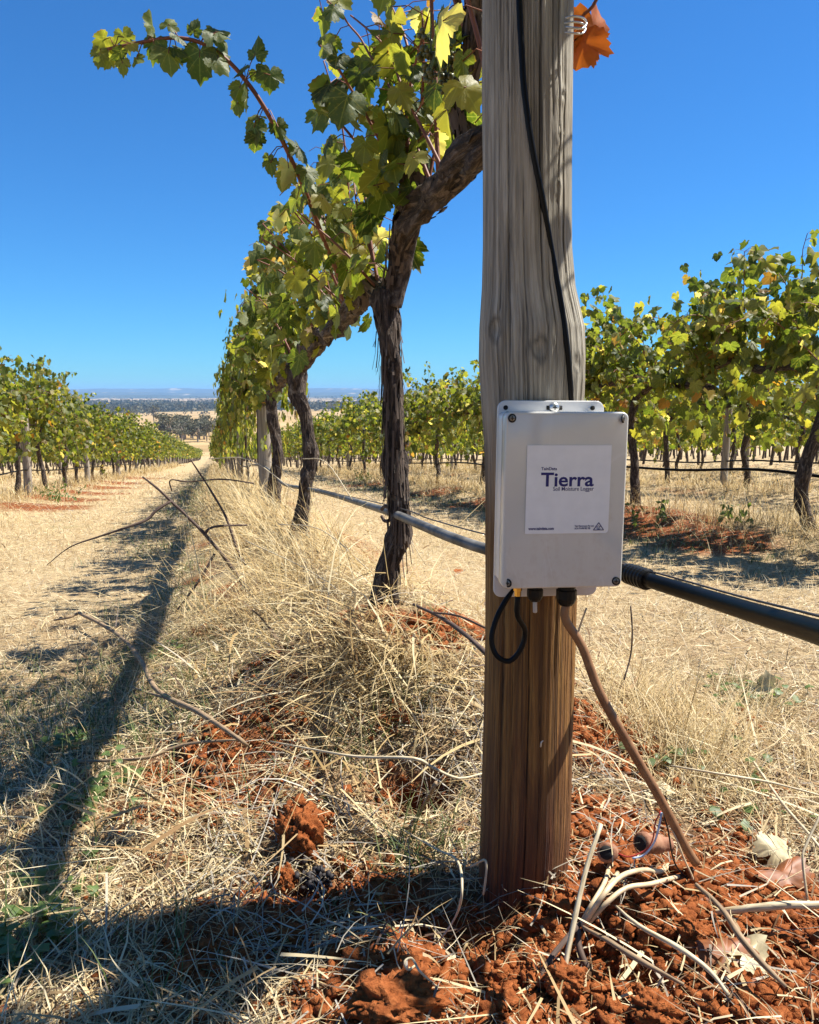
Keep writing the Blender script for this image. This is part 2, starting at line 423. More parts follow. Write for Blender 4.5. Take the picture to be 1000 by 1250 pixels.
c = m.mix(m.math('MULTIPLY', li, .75), c, m.mix(.8, c, (.02,.014,.009)))
c = m.mix(m.math('MULTIPLY', m.math('SUBTRACT', ln2, .5), 1.6, clamp=True), c, m.mix(.35, c, (.05,.035,.02)))
c = m.mix(m.attr('crack'), c, (.014,.010,.007))
m.col(c); m.set(Roughness=.8)
m.bump(m.math('SUBTRACT', m.math('ADD', gr, m.math('MULTIPLY', gf, .8)), m.math('MULTIPLY', li, .8)), .8, .005)
M_TIMBER = m.m
m = M_('row_post_timber'); uv = m.coord('UV'); gr = m.noise(m.mapping(uv, (20, 3, 1)), 1, 5, .6)
m.col(m.ramp(gr, [(.3, (.15,.12,.09)), (.7, (.42,.37,.30))])); m.set(Roughness=.85); m.bump(gr, .5, .005); M_ROWPOST = m.m

# plastics etc
m = M_('grey_enclosure'); n = m.noise(m.coord(), 9, 4); n2 = m.noise(m.coord(), 260, 2)
cbx = m.ramp(n, [(.3, (.60,.585,.53)), (.7, (.67,.655,.60))])
d1 = m.noise(m.mapping(m.coord(), (30, 30, 9)), 1, 5, .7); d2 = m.noise(m.coord(), 120, 4, .7)
sz = m.node('ShaderNodeSeparateXYZ'); m.l.new(m.coord(), sz.inputs[0])
dm = m.math('MULTIPLY', m.math('SUBTRACT', m.math('ADD', m.math('MULTIPLY', d1, .7), m.math('MULTIPLY', d2, .4)), m.math('ADD', .62, m.math('MULTIPLY', sz.outputs[2], 1.0))), 3.0, clamp=True)
cbx = m.mix(m.math('MULTIPLY', dm, .45), cbx, (.36,.20,.10))
sc1 = m.noise(m.mapping(m.coord(), (14, 14, 3), (.3,0,.7)), 1, 2, .5, 1.2)
scr_ = m.math('SUBTRACT', 1.0, m.math('MULTIPLY', m.math('ABSOLUTE', m.math('SUBTRACT', sc1, .52)), 160.0), clamp=True)
cbx = m.mix(m.math('MULTIPLY', scr_, .30), cbx, (.75,.74,.72))
m.col(cbx); rgh = m.math('ADD', .10, m.math('MULTIPLY', dm, .4)); m.l.new(rgh, m.b.inputs['Roughness']); m.b.inputs['Specular IOR Level'].default_value = .7
m.bump(n2, .05, .001); M_BOX = m.m
M_BOXS = simple('enclosure_rim', (.70,.69,.66), .25)
M_STICKER = simple('sticker_white', (.88,.87,.85), .3, 0, .035)
M_NAVY = simple('navy_print', (.012,.012,.14), .5)
M_STEEL = simple('zinc_steel', (.62,.62,.60), .35, .9)
M_DARKST = simple('dark_steel', (.20,.19,.17), .4, .7)
M_BLACK = simple('black_plastic', (.009,.009,.009), .38, 0, 0, .2)
M_RUB = simple('black_cable_rubber', (.008,.008,.008), .35, 0, 0, .12)
M_BRASS = simple('brass', (.75,.45,.10), .3, 1.0)
M_HOLE = simple('hole_dark', (.01,.009,.008), .9)  # near black colour standing in for the shade inside holes and slots
m = M_('black_pipe'); n = m.noise(m.coord(), 30, 4)
m.col(m.ramp(n, [(.5, (.006,.006,.006)), (.8, (.012,.011,.010))])); m.set(Roughness=.36); m.set(IOR=1.15); m.b.inputs['Specular IOR Level'].default_value = .3; M_PIPE = m.m
m = M_('dusty_pipe'); n = m.noise(m.coord(), 25, 4)
m.col(m.ramp(n, [(.35, (.05,.048,.044)), (.7, (.20,.19,.17))])); m.set(Roughness=.55); M_DPIPE = m.m
m = M_('brown_cable'); n = m.noise(m.coord(), 40, 4)
m.col(m.ramp(n, [(.35, (.17,.075,.030)), (.7, (.30,.155,.070))])); m.set(Roughness=.5); M_BCABLE = m.m
m = M_('muddy_plastic'); n = m.noise(m.coord(), 60, 5)
m.col(m.ramp(n, [(.35, (.16,.055,.022)), (.65, (.40,.20,.11))])); m.set(Roughness=.8); m.bump(n, .5, .004); M_MUD = m.m
M_CREAM = simple('cream_insulation', (.62,.46,.27), .5, 0, .25)
M_WRED = simple('red_insulation', (.42,.04,.03), .45); M_WBLUE = simple('pale_blue_insulation', (.45,.55,.70), .45); M_WBLK = simple('black_insulation', (.012,.012,.012), .45)
M_WIRE = simple('fence_wire', (.10,.09,.085), .55, .6)
M_GRAPE = simple('grape_skin', (.10,.10,.03), .35, 0, .4)
M_RAISIN = simple('raisin_skin', (.020,.015,.015), .7, 0, .3)
m = M_('soil_clod'); n = m.noise(m.pos(), 90, 5, .7)
m.col(m.ramp(n, [(.28, (.09,.024,.008)), (.48, (.23,.068,.020)), (.64, (.34,.112,.036)), (.78, (.46,.20,.085))])); m.set(Roughness=.95); m.b.inputs['Specular IOR Level'].default_value = .1
m.bump(n, .8, .006); M_CLOD = m.m
m = M_('gum_foliage'); r_ = m.math('FRACT', m.math('ADD', m.attr('rnd'), m.node('ShaderNodeObjectInfo').outputs['Random']))
c = m.ramp(r_, [(0, (.060,.066,.036)), (.5, (.105,.105,.058)), (1, (.17,.155,.09))]); m.col(c); m.set(Roughness=.7); m.translucent(c, .25); M_GUM = m.m
M_GUMBARK = simple('gum_bark', (.30,.25,.19), .8, 0, .3)

# ------------------------------------------------------------------ ground sheet
def graded(lo, hi, step, a, b, g):
    c = list(np.arange(lo, hi+1e-6, step)); up = []; s = step; x = c[-1]
    while x < b: s *= g; x += s; up.append(x)
    dn = []; s = step; x = c[0]
    while x > a: s *= g; x -= s; dn.append(x)
    return np.array(dn[::-1]+c+up)
gx = graded(-.62, .82, .0065, -12000, 12000, 1.06)
gy = graded(.64, 1.62, .0065, -2500, 12500, 1.06)
X, Y = np.meshgrid(gx, gy)
Zg = ground_z(X, Y, True)
nx, ny = len(gx), len(gy)
ii, jj = np.meshgrid(np.arange(ny-1), np.arange(nx-1), indexing='ij')
quads = np.stack([ii*nx+jj, ii*nx+jj+1, (ii+1)*nx+jj+1, (ii+1)*nx+jj], -1).reshape(-1,4)
me = mesh_np('ground', np.stack([X, Y, Zg], -1).reshape(-1,3), quads, M_GROUND, smooth=True)
def fattr(me, name, v):
    at = me.attributes.new(name, 'FLOAT', 'POINT'); at.data.foreach_set('value', np.asarray(v, np.float32).ravel())
rr_, qq_ = rq(X, Y)
def woodmask(x, y):
    r, q = rq(x, y)
    band = np.clip((r-1050)/200, 0, 1)*np.clip((2500-r)/300, 0, 1)*(1-np.clip((fbm(x/500+5, y/300, 87)-.55)*12, 0, 1))
    patch = np.clip((fbm(x/900, y/500, 81)-.50)*6, 0, 1)*np.clip((r-2300)/300, 0, 1)
    far_ = np.clip((r-5200)/600, 0, 1)
    return np.clip(band*np.clip((fbm(x/500, y/700, 83)-.28)*8, 0, 1) + patch + far_, 0, 1)
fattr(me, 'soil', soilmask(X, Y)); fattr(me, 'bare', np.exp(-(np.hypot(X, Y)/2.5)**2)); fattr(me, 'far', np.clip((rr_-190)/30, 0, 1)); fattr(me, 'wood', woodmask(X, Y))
link('ground', me, kind='structure')

# ------------------------------------------------------------------ grass and straw
def ribbons(P, az, L, W, pitch, bend, nseg, curl=0.0, taper=True, roll=None):
    """vectorised blades -> V, quads"""
    n = len(P); t = np.linspace(0, 1, nseg+1)
    pos = np.zeros((n, nseg+1, 3)); pos[:,0] = P
    for k in range(nseg):
        th = pitch - bend*((k+.5)/nseg); a2 = az + curl*((k+.5)/nseg)
        pos[:,k+1] = pos[:,k] + (L/nseg)[:,None]*np.stack([np.cos(th)*np.sin(a2), np.cos(th)*np.cos(a2), np.sin(th)], -1)
    side = np.stack([np.cos(az), -np.sin(az), np.zeros(n)], -1)
    if roll is not None:
        side = side*np.cos(roll)[:,None] + np.array([0,0,1.])*np.sin(roll)[:,None]
    w = W[:,None]*(1-(.88*t**1.5 if taper else 0*t))[None]
    V = np.stack([pos - side[:,None]*w[...,None]*.5, pos + side[:,None]*w[...,None]*.5], 2)
    base = (np.arange(n)*(nseg+1)*2)[:,None]; k = np.arange(nseg)*2
    Q = np.stack([base+k, base+k+1, base+k+3, base+k+2], -1).reshape(-1,4)
    return V.reshape(-1,3), Q
def blades(name, label, mat, P, az, L, W, pitch, bend, nseg, rnd, curl=0.0, taper=True, roll=None, cat=None):
    V, Q = ribbons(P, az, L, W, pitch, bend, nseg, curl, taper, roll)
    me = mesh_np(name, V, Q, mat, rnd=np.repeat(rnd, (nseg+1)*2))
    return link(name, me, None, label, cat or 'grass', None, 'stuff')
U = rng.uniform
def polar(n, rmin, rmax, power, amax=36):
    u = U(0, 1, n); e = 2-power
    d = (rmin**e + u*(rmax**e-rmin**e))**(1/e)
    an = np.radians(U(-amax, amax, n))
    return d*np.sin(an), d*np.cos(an), d
def pxs(d): return np.maximum(.0019, d*.00045)

# mown straw lying on the tracks and berm
N = 250000
x, y, d = polar(N, .62, 30, 1.75)
keep = U(0, 1, N) > np.clip(soilmask(x, y)*2.2, 0, .93)*np.exp(-(d/9)**2)
r, q = rq(x, y); kk = ((q-Q0+1.5) % 3)-1.5
keep &= U(0,1,N) < np.where(d < 5, .35+1.0*np.clip(fbm(x*3.5, y*3.5, 91)-.2, 0, 1), 1)
x, y, d = x[keep], y[keep], d[keep]; n = len(x)
z = ground_z(x, y, True) + U(.001, .014, n)
L = U(.025, .085, n)*(1+.05*d); W = pxs(d)*np.clip(rng.lognormal(-.08,.45,n),.4,2.6)
rn = np.clip(rng.normal(.54, .26, n) + .35*(fbm(x*1.3, y*1.3, 95)-.5), 0, 1)
blades('straw_litter', 'mown pale straw lying loose over the tracks between the vine rows', M_LITTER, np.stack([x,y,z],-1), U(0, 6.283, n), L, W,
       rng.normal(.10, .28, n), U(-.2, .9, n), 2, rn, U(-1, 1, n), True, U(-.6, .6, n))

# short dry turf standing on the tracks
N = 90000
x, y, d = polar(N, .65, 34, 1.55)
r, q = rq(x, y); kk = ((q-Q0+1.5) % 3)-1.5
keep = (np.abs(kk) > .35) & (U(0,1,N) > soilmask(x, y)*1.2) & (fbm(x*2.1, y*2.1, 101) > .40)
x, y, d = x[keep], y[keep], d[keep]; n = len(x)
z = ground_z(x, y, True)
blades('dry_turf', 'short dry turf standing on the mown tracks', M_LITTER, np.stack([x,y,z],-1), U(0, 6.283, n), U(.025, .07, n)*(1+.03*d), pxs(d)*U(.7,1.4,n),
       U(.5, 1.5, n), U(.2, 1.4, n), 2, np.clip(rng.normal(.6, .2, n), 0, 1), U(-.5,.5,n))

# long arching dry grass under the near row, in tussocks
cl = []
for _ in range(70):
    rr = random.uniform(2.2, 9.5); off = random.gauss(-.10, .16)
    cl.append((*rowpt(0, rr, off), random.uniform(.6, 1.25)))
for px, py, s in [(420,690,1.0),(390,680,1.15),(350,665,1.2),(370,740,.8),(330,700,1.0),(520,770,.45),(310,650,1.2),(340,640,1.3),(300,620,1.2),
                  (450,820,.5),(560,860,.4),(455,720,.7),(485,735,.55),(440,745,.7),(462,752,.6),(488,752,.55),(510,742,.5),(450,770,.65),(475,765,.6),(500,765,.5),(520,755,.5)]:
    h = hit(px, py+60); cl.append((h.x, h.y, s))
Ps=[]; az=[]; L=[]; W=[]; pi=[]; be=[]
for cx, cy, s in cl:
    k = int(70*s); d_ = math.hypot(cx, cy)
    a = rng.normal(-1.6, 1.0, k) + (U(0,1,k) < .3)*U(-3, 3, k)
    Ps.append(np.stack([cx+rng.normal(0,.05,k), cy+rng.normal(0,.06,k), np.zeros(k)],-1)); az.append(a)
    L.append(U(.16, .46, k)*s); W.append(np.full(k, max(.0026, d_*.0010))*np.clip(rng.lognormal(-.15,.5,k),.35,2.4)); pi.append(U(.05, 1.35, k)); be.append(U(.0, 2.2, k))
Ps=np.concatenate(Ps); az=np.concatenate(az); L=np.concatenate(L); W=np.concatenate(W); pi=np.concatenate(pi); be=np.concatenate(be)
kp = U(0,1,len(Ps)) > np.clip(soilmask(Ps[:,0], Ps[:,1])*1.6, 0, .95); Ps=Ps[kp]; az=az[kp]; L=L[kp]; W=W[kp]; pi=pi[kp]; be=be[kp]
Ps[:,2] = ground_z(Ps[:,0], Ps[:,1], True)
n = len(Ps)
blades('tussock_grass', 'long dry straw coloured grass arching round the vine trunks', M_TUSS, Ps, az, L, W, pi, be, 5, np.clip(rng.normal(.62,.24,n),0,1), U(-.8,.8,n), True, U(-.4,.4,n))

# fallen long stems, matted, left and right of the near post
N = 11000
x = U(-.75, 1.0, N); y = U(.68, 2.6, N); r, q = rq(x, y)
keep = (np.abs(q-Q0) < .62) & (U(0,1,N) > np.clip(soilmask(x, y)*2.6, 0, .965)) & (U(0,1,N) < .10+3.0*np.clip(fbm(x*7,y*7,161)-.36,0,1)); x=x[keep]; y=y[keep]; n=len(x)
z = ground_z(x, y, True)+U(.004,.05,n)
blades('matted_straw', 'long fallen straw stems matted beside the post', M_LITTER, np.stack([x,y,z],-1), rng.normal(-1.3,1.4,n), .03+.22*U(0,1,n)**2.2, .0021*np.clip(rng.lognormal(0,.55,n),.4,3.6), rng.normal(.10,.26,n), U(0,.7,n), 5,
       np.clip(rng.normal(.55,.26,n),0,1), rng.normal(0,.35,n), True, U(-.5,.5,n))
N = 17000
rr = 1.2*(7.0/1.2)**U(0,1,N); off = rng.normal(-.06,.26,N); q_ = Q0+off; x = CA*q_-SA*rr; y = SA*q_+CA*rr
keep = (U(0,1,N) > np.clip(soilmask(x,y)*1.8,0,.97)) & (U(0,1,N) < .06+3.2*np.clip(fbm(x*5,y*5,151)-.40,0,1)); x=x[keep]; y=y[keep]; n=len(x); d=np.hypot(x,y)
z = ground_z(x,y,True)+np.abs(rng.normal(0,.032,n))
blades('tangled_straw', 'bank of tangled flattened straw under the first vines of the near row', M_TUSS, np.stack([x,y,z],-1), rng.normal(-1.4,1.4,n), .05+.22*U(0,1,n)**2, np.maximum(.0023,d*.0010)*np.clip(rng.lognormal(-.1,.6,n),.35,3.2),
       rng.normal(.10,.30,n), U(-.2,1.0,n), 4, np.clip(rng.normal(.60,.28,n),0,1), rng.normal(0,.4,n), True, U(-.5,.5,n))
# grey rotting straw under the vine and at the foot of the post
N = 5200
x = U(-.55, .75, N); y = U(.66, 1.55, N); r, q = rq(x, y)
keep = (U(0,1,N) > np.clip(soilmask(x, y)*1.6, 0, .85)) & (np.abs(q-Q0+.08) < .34) & (fbm(x*6, y*6, 121) > .46); x=x[keep]; y=y[keep]; n=len(x)
z = ground_z(x, y, True)+U(.002,.03,n)
blades('rotting_straw', 'grey rotting straw and rootlets at the foot of the post', M_GREY, np.stack([x,y,z],-1), U(0,6.28,n), U(.04,.16,n), U(.0012,.003,n), rng.normal(.1,.3,n), U(-.3,1.2,n), 4,
       U(0,1,n), rng.normal(0,.7,n), True, U(-.5,.5,n))
N = 2600
x = U(-.2, .75, N); y = U(.68, 1.45, N); z = ground_z(x, y, True)+U(.002,.02,N)
blades('soil_straw', 'small broken straw bits and rootlets mixed into the dug soil', M_LITTER, np.stack([x,y,z],-1), U(0,6.28,N), U(.012,.06,N), .0014*np.clip(rng.lognormal(0,.5,N),.4,3), rng.normal(.1,.4,N), U(-.3,1.2,N), 3,
       U(0,1,N), rng.normal(0,.5,N), True, U(-.6,.6,N))
# tussocks right of the post
Ps=[]; az=[]; L=[]; W=[]; pi=[]; be=[]
for px, py, s, k in [(770,900,.8,170),(800,870,.9,190),(830,900,.7,170),(760,850,.7,120),(850,930,.8,220),(880,900,.6,120),(930,880,.5,90),(820,950,.55,120),(980,930,.5,90),(900,960,.5,90),(960,1010,.45,90)]:
    h = hit(px, py)
    Ps.append(np.stack([h.x+rng.normal(0,.045,k), h.y+rng.normal(0,.05,k), np.zeros(k)],-1)); az.append(rng.normal(.6,1.3,k)); L.append(U(.08,.26,k)*s); W.append(U(.0012,.0026,k)); pi.append(U(.4,1.45,k)); be.append(U(.3,1.5,k))
Ps=np.concatenate(Ps); az=np.concatenate(az); L=np.concatenate(L); W=np.concatenate(W); pi=np.concatenate(pi); be=np.concatenate(be); Ps[:,2]=ground_z(Ps[:,0],Ps[:,1],True); n=len(Ps)
blades('tufted_grass', 'low tufts of yellow dry grass to the right of the post', M_TUSS, Ps, az, L, W, pi, be, 4, np.clip(rng.normal(.62,.2,n),0,1), U(-.6,.6,n))

# unmown dry grass below the neighbouring rows
Ps=[]; n_all=0
for k_, r0, r1, num in [(1,2.2,30,15000),(-1,5,60,13000),(2,6,40,9000),(0,9,50,7000),(-2,12,60,5000),(3,9,40,4000)]:
    u = U(0,1,num); rr = r0*(r1/r0)**(u**.85); off = rng.normal(-.05,.28,num)
    q_ = Q0+ROWGAP*k_+off
    Ps.append(np.stack([CA*q_-SA*rr, SA*q_+CA*rr, np.zeros(num)],-1))
Ps=np.concatenate(Ps); keep = (U(0,1,len(Ps)) > soilmask(Ps[:,0],Ps[:,1])*.85) & (fbm(Ps[:,0]*1.6, Ps[:,1]*1.6, 131) > .40); Ps=Ps[keep]; n=len(Ps)
Ps[:,2]=ground_z(Ps[:,0],Ps[:,1],True); d=np.hypot(Ps[:,0],Ps[:,1])
blades('unmown_grass', 'unmown dry grass standing under the neighbouring vine rows', M_TUSS, Ps, U(0,6.28,n), U(.12,.38,n), np.maximum(.002,d*.0006)*U(.6,1.4,n), U(.5,1.5,n), U(.3,1.7,n), 3, np.clip(rng.normal(.55,.24,n),0,1), U(-.5,.5,n))

# green blades where the rows shade the ground, and green tufts
Ps=[]
for k_, r0, r1, num, o, sd in [(0,1.6,24,9000,-.66,.2),(1,3.2,18,4500,-.75,.25),(0,.6,2.2,1500,-.75,.25)]:
    u=U(0,1,num); rr=r0*(r1/r0)**u; q_=Q0+ROWGAP*k_+rng.normal(o,sd,num); Ps.append(np.stack([CA*q_-SA*rr, SA*q_+CA*rr, np.zeros(num)],-1))
for px,py,k in [(490,870,60),(440,910,70),(520,1030,80),(510,1060,60),(930,860,60),(890,840,50),(960,890,40),(550,770,30)]:
    h=hit(px,py); Ps.append(np.stack([h.x+rng.normal(0,.035,k),h.y+rng.normal(0,.045,k),np.zeros(k)],-1))
Ps=np.concatenate(Ps); keep=fbm(Ps[:,0]*3,Ps[:,1]*3,141)>.42; Ps=Ps[keep]; n=len(Ps); Ps[:,2]=ground_z(Ps[:,0],Ps[:,1],True); d=np.hypot(Ps[:,0],Ps[:,1])
blades('green_grass', 'thin green grass growing in the shade of the rows', M_GREEN, Ps, U(0,6.28,n), U(.03,.10,n), np.maximum(.002,d*.0007)*U(.7,1.4,n), U(.5,1.4,n), U(.2,1.4,n), 3, U(0,1,n), U(-.5,.5,n))

# loose clods of red soil
bm = bmesh.new(); bmesh.ops.create_icosphere(bm, subdivisions=2, radius=1); bm.verts.ensure_lookup_table(); bm.faces.ensure_lookup_table()
IV = np.array([v.co[:] for v in bm.verts]); IF = np.array([[v.index for v in f.verts] for f in bm.faces]); bm.free()
bm = bmesh.new(); bmesh.ops.create_icosphere(bm, subdivisions=1, radius=1); bm.verts.ensure_lookup_table()
IV1 = np.array([v.co[:] for v in bm.verts]); IF1 = np.array([[v.index for v in f.verts] for f in bm.faces]); bm.free()
def lumpy(V, s, amp=.35):
    return V*(1+amp*(vnoise(V[:,0]*2.1+s*3.7, V[:,1]*2.1+V[:,2]*1.7+s, int(s*7)%97)-.5)*2)[:,None]
CX = rng.uniform(-.5,.75,60000); CY = rng.uniform(.66,1.75,60000); cs = soilmask(CX, CY); ck = (U(0,1,60000) < cs*1.3-.25) | (U(0,1,60000) < .02)
CX = CX[ck][:15000]; CY = CY[ck][:15000]; CZ = ground_z(CX, CY, True); mb = MB()
LIB1 = [lumpy(IV1, random.random()*90, .55) for _ in range(40)]; LIB2 = [lumpy(IV, random.random()*90, .55) for _ in range(30)]
for x, y, z in zip(CX, CY, CZ):
    sz_ = min(.0015*random.paretovariate(1.5), .010); big = sz_ > .006
    V = random.choice(LIB2 if big else LIB1)*sz_*np.array([random.uniform(.8,1.3), random.uniform(.8,1.3), random.uniform(.6,1)])
    mb.add(V + np.array([x, y, z+.001]), None, IF if big else IF1)
link('soil_crumbs', mb.mesh('soil_crumbs', M_CLOD, False), None, 'loose crumbs of dug red soil round the post', 'soil', None, 'stuff')

exec_parts = True
# ------------------------------------------------------------------ the near post
YP = 1.05
PROFILE = [(-400,588,700),(-150,589,699),(0,589,699),(100,589,698),(200,590,697),(300,590,697),(350,589,701),(400,586,712),(440,585,713),(480,587,712),(540,591,709),(600,593,707),(700,593,704),(800,592,701),(900,590,698),(1000,587,696),(1060,585,692),(1130,584,690),(1210,584,690)]
PY_ = np.array([p_[0] for p_ in PROFILE], float); PL_ = np.array([p_[1] for p_ in PROFILE], float); PR_ = np.array([p_[2] for p_ in PROFILE], float)
def post_c(py):
    l = np.interp(py, PY_, PL_); r_ = np.interp(py, PY_, PR_)
    c = PW((l+r_)/2, py, YP); dep = YP/ray(0, py).y
    return c, (r_-l)/2*dep/F
def post_surface(px, py, out=.004):
    c, r_ = post_c(py)
    l = np.interp(py, PY_, PL_); rr = np.interp(py, PY_, PR_)
    s = max(-.97, min(.97, (px-(l+rr)/2)/((rr-l)/2)))
    return PW(px, py, YP - (r_+out)*math.sqrt(1-s*s))
post = thing('timber_post', 'thick weathered grey timber post with the grey logger box screwed to it', 'post', (post_c(1130)[0].x, YP, post_c(1130)[0].z-.08))
NS, NR = 260, 420
pys = np.interp(np.linspace(0, 1, NR), [0, .14, 1], [-500, 0, 1215])
V = np.zeros((NR, NS, 3)); UVp = np.zeros((NR, NS, 2)); crack = np.zeros((NR, NS)); high = np.zeros((NR, NS)); low = np.zeros((NR, NS))
ang = np.linspace(0, 2*math.pi, NS, endpoint=False)
# cracks: (angle from camera facing (- left, + right), y0, y1, depth)
CR = [(.15,-300,480,.0045),(.62,-500,330,.004),(-.55,-100,470,.0025),(-.20,200,560,.002),(.80,60,420,.005),(-.75,250,1200,.0025),(-.15,690,1100,.0045),(.10,800,1180,.002),(-.50,740,1130,.0018),(.45,-200,180,.002),(.42,520,820,.0028),(.34,300,480,.002),(.98,350,1000,.004)]
KN = [(-.02,430,.020,.0035),(.80,445,.018,.003),(-.85,405,.020,.004),(.72,130,.008,.002),(.60,240,.007,.002),(.63,180,.006,.0015)]
zs = []
for i, py in enumerate(pys):
    c, r_ = post_c(py); zs.append(c.z)
    # angle 0 faces camera (-Y), positive to the right
    rad = np.full(NS, r_)
    a_ = np.where(ang > math.pi, ang-2*math.pi, ang)
    rad += .0010*(vnoise(a_*4+20, np.full(NS, py/130.), 7)-.5) + .0009*(vnoise(a_*30+90, np.full(NS, py/400.), 8)-.5)
    for ca, y0, y1, dp in CR:
        if y0 < py < y1:
            wv = ca + .035*(vnoise(np.array([py/60.]), np.array([ca*10]), 9)[0]-.5)*2 + .012*(vnoise(np.array([py/9.]), np.array([ca*10+3]), 19)[0]-.5)
            e = min(1, (py-y0)/60, (y1-py)/60)
            g = np.exp(-((a_-wv)/.013)**2)*e
            rad -= dp*g; crack[i] = np.maximum(crack[i], np.clip(g*1.15-.15, 0, 1)*min(1, dp/.003))
    for ka, ky, ks, kd in KN:
        dy = (py-ky)/F*YP; da = (a_-ka)*r_; dd = np.sqrt(da*da+(dy*.65)**2)*(1+.5*(vnoise(a_*14+ka*9, np.full(NS, py/14.), 27)-.5))
        rad += kd*np.exp(-(dd/ks)**2)*1.0 - kd*1.3*np.exp(-(dd/(ks*.35))**2)
        crack[i] = np.maximum(crack[i], .7*np.exp(-((dd-ks*.42)/(ks*.12))**2)*(.4+.6*vnoise(a_*30, np.full(NS,py/6.),3)))
    V[i,:,0] = c.x + np.sin(a_)*rad; V[i,:,1] = YP - np.cos(a_)*rad; V[i,:,2] = c.z
    UVp[i,:,0] = a_/(2*math.pi)+.5; UVp[i,:,1] = c.z
    hv = np.clip((640-py)/160 + .5*(vnoise(a_*6+9, np.full(NS, py/90.), 13)-.5), 0, 1); high[i] = hv
    low[i] = np.clip((py-850)/220 + .6*(vnoise(a_*5+4, np.full(NS, py/110.), 15)-.5), 0, 1)
Vf = V.reshape(-1,3) - np.array(post.location)
ii, jj = np.meshgrid(np.arange(NR-1), np.arange(NS), indexing='ij'); j2=(jj+1)%NS
Q = np.stack([ii*NS+jj, (ii+1)*NS+jj, (ii+1)*NS+j2, ii*NS+j2], -1).reshape(-1,4)
Vf = np.vstack([Vf, Vf[:NS].mean(0)]); T = np.array([(NS*NR, j, (j+1)%NS) for j in range(NS)])
# uv per loop: fix the seam by keeping the seam at the back (a = pi)
me = mesh_np('shaft', Vf, Q, M_TIMBER, np.vstack([UVp.reshape(-1,2), [[.5,0]]]), None, True, T)
for nm, arr in (('crack', crack), ('high', high), ('low', low)):
    fattr(me, nm, np.concatenate([arr.ravel(), [0]]))
link('shaft', me, post)
# staple
mb = MB(); st = [post_surface(a_, b_, .002) - Vector(post.location) for a_, b_ in [(660,912),(661,906),(664,904),(668,906),(669,911)]]
mb.tube(st, .0011, 6); link('staple', mb.mesh('staple', M_STEEL), post)
# wire tie at the top right of the post
wt = MB()
pc = [PW(690,22,1.0),PW(701,20,1.0),PW(712,22,1.005),PW(716,28,1.01),PW(712,34,1.0),PW(701,34,.998),PW(690,33,1.0)]
wt.tube(pc, .0013, 6); wt.tube([p_+Vector((0,.004,-.004)) for p_ in pc], .0011, 6)
link('wire_tie', wt.mesh('wire_tie', M_STEEL), None, 'looped end of galvanised wire tied round the top of the post', 'wire')

# black cable running down the post
mb = MB(); mb.tube([post_surface(a_, b_, .0035) for a_, b_ in [(640,-300),(632,-120),(634,0),(637,60),(640,110),(650,180),(662,240),(674,310)]]+[post_surface(a_, b_, c_) for a_, b_, c_ in [(685,370,.011),(692,420,.015),(696,465,.0165),(697,486,.0165),(698,515,.012)]], .0036, 10)
link('black_cable', mb.mesh('black_cable', M_RUB), None, 'thin black cable running down the face of the weathered post to the logger', 'cable')

# ------------------------------------------------------------------ logger box
BX = PW(690, 612, .930)
BW, BH, BD = .143, .2035, .052
box = thing('logger_box', 'grey plastic soil moisture logger box with white label on the timber post', 'logger', BX, R(5.5))
box.rotation_euler = (0, R(.4), R(6.5))
def part(name, me, parent, loc=(0,0,0), rot=(0,0,0)):
    o = link(name, me, parent); o.location = loc; o.rotation_euler = rot; return o
# local: x right, y away from viewer, z up; lid face at y=0
lid = part('lid', bm_mesh('lid', rbox(BW, .020, BH, .0022, 3, .007), M_BOX, True), box, (0, .010, 0))
body = part('body', bm_mesh('body', rbox(BW-.003, BD-.0215, BH-.003, .0012, 2, .007), M_BOXS, True), box, (0, .0205+(BD-.0215)/2, 0))
PZ1 = PW(675,489,.985).z; PZ0 = PW(675,727,.985).z; PH = PZ1-PZ0
plate = part('mounting_plate', bm_mesh('mounting_plate', rbox(.130, .004, PH, .001, 2, .010), M_BOXS, True), box, (-.0045, BD+.002, (PZ0+PZ1)/2-BX.z))
PT = PH/2-.0085
for o in (lid, body, plate):
    pass
for xx in (-.060, .046):
    part('fixing_hole_shade', bm_mesh('fixing_hole_shade', lathe([(.0028,0),(.0028,.0008)], 14), M_HOLE, True), plate, (xx+.0045, -.0020, PT), (math.pi/2,0,0))  # no real opening: dark disc painted as the shade inside a hole
mb = MB(); mb.tube([(-.0095,0,0),(.0095,0,0)], .0032, 10, smooth=False)
sl = part('slot_shade', mb.mesh('slot_shade', M_HOLE), plate, (.0035, -.0004, PT))
scr = part('mounting_screw', bm_mesh('mounting_screw', lathe([(.0062,0),(.0062,.0010),(.0050,.0024),(.0028,.0031),(.0005,.0033)], 24), M_STEEL, True), plate, (.0035, -.0022, PT+.0003), (math.pi/2,0,0))
def cross(sz, t):
    bm = bmesh.new()
    for sx, sy in ((sz,t),(t,sz)):
        r_ = bmesh.ops.create_cube(bm, size=1)
        for v in r_['verts']: v.co.x*=sx; v.co.y*=sy; v.co.z*=.0006 if sx > sy else .0005
    return bm
cr_me = bm_mesh('cross_recess', cross(.0052, .0011), M_HOLE)
part('cross_recess', cr_me, plate, (.0035, -.0056, PT+.0003), (math.pi/2,0,.1))
s_me = bm_mesh('lid_screw', lathe([(.0035,-.001),(.0035,.0006),(.0030,.0010),(.0004,.0011)], 20), M_DARKST, True)
ring = bm_mesh('screw_ring', lathe([(.0050,0),(.0050,.0008),(.0037,.0009)], 24), M_HOLE, True)
cr2 = bm_mesh('screw_slot', cross(.0048, .0009), M_HOLE)
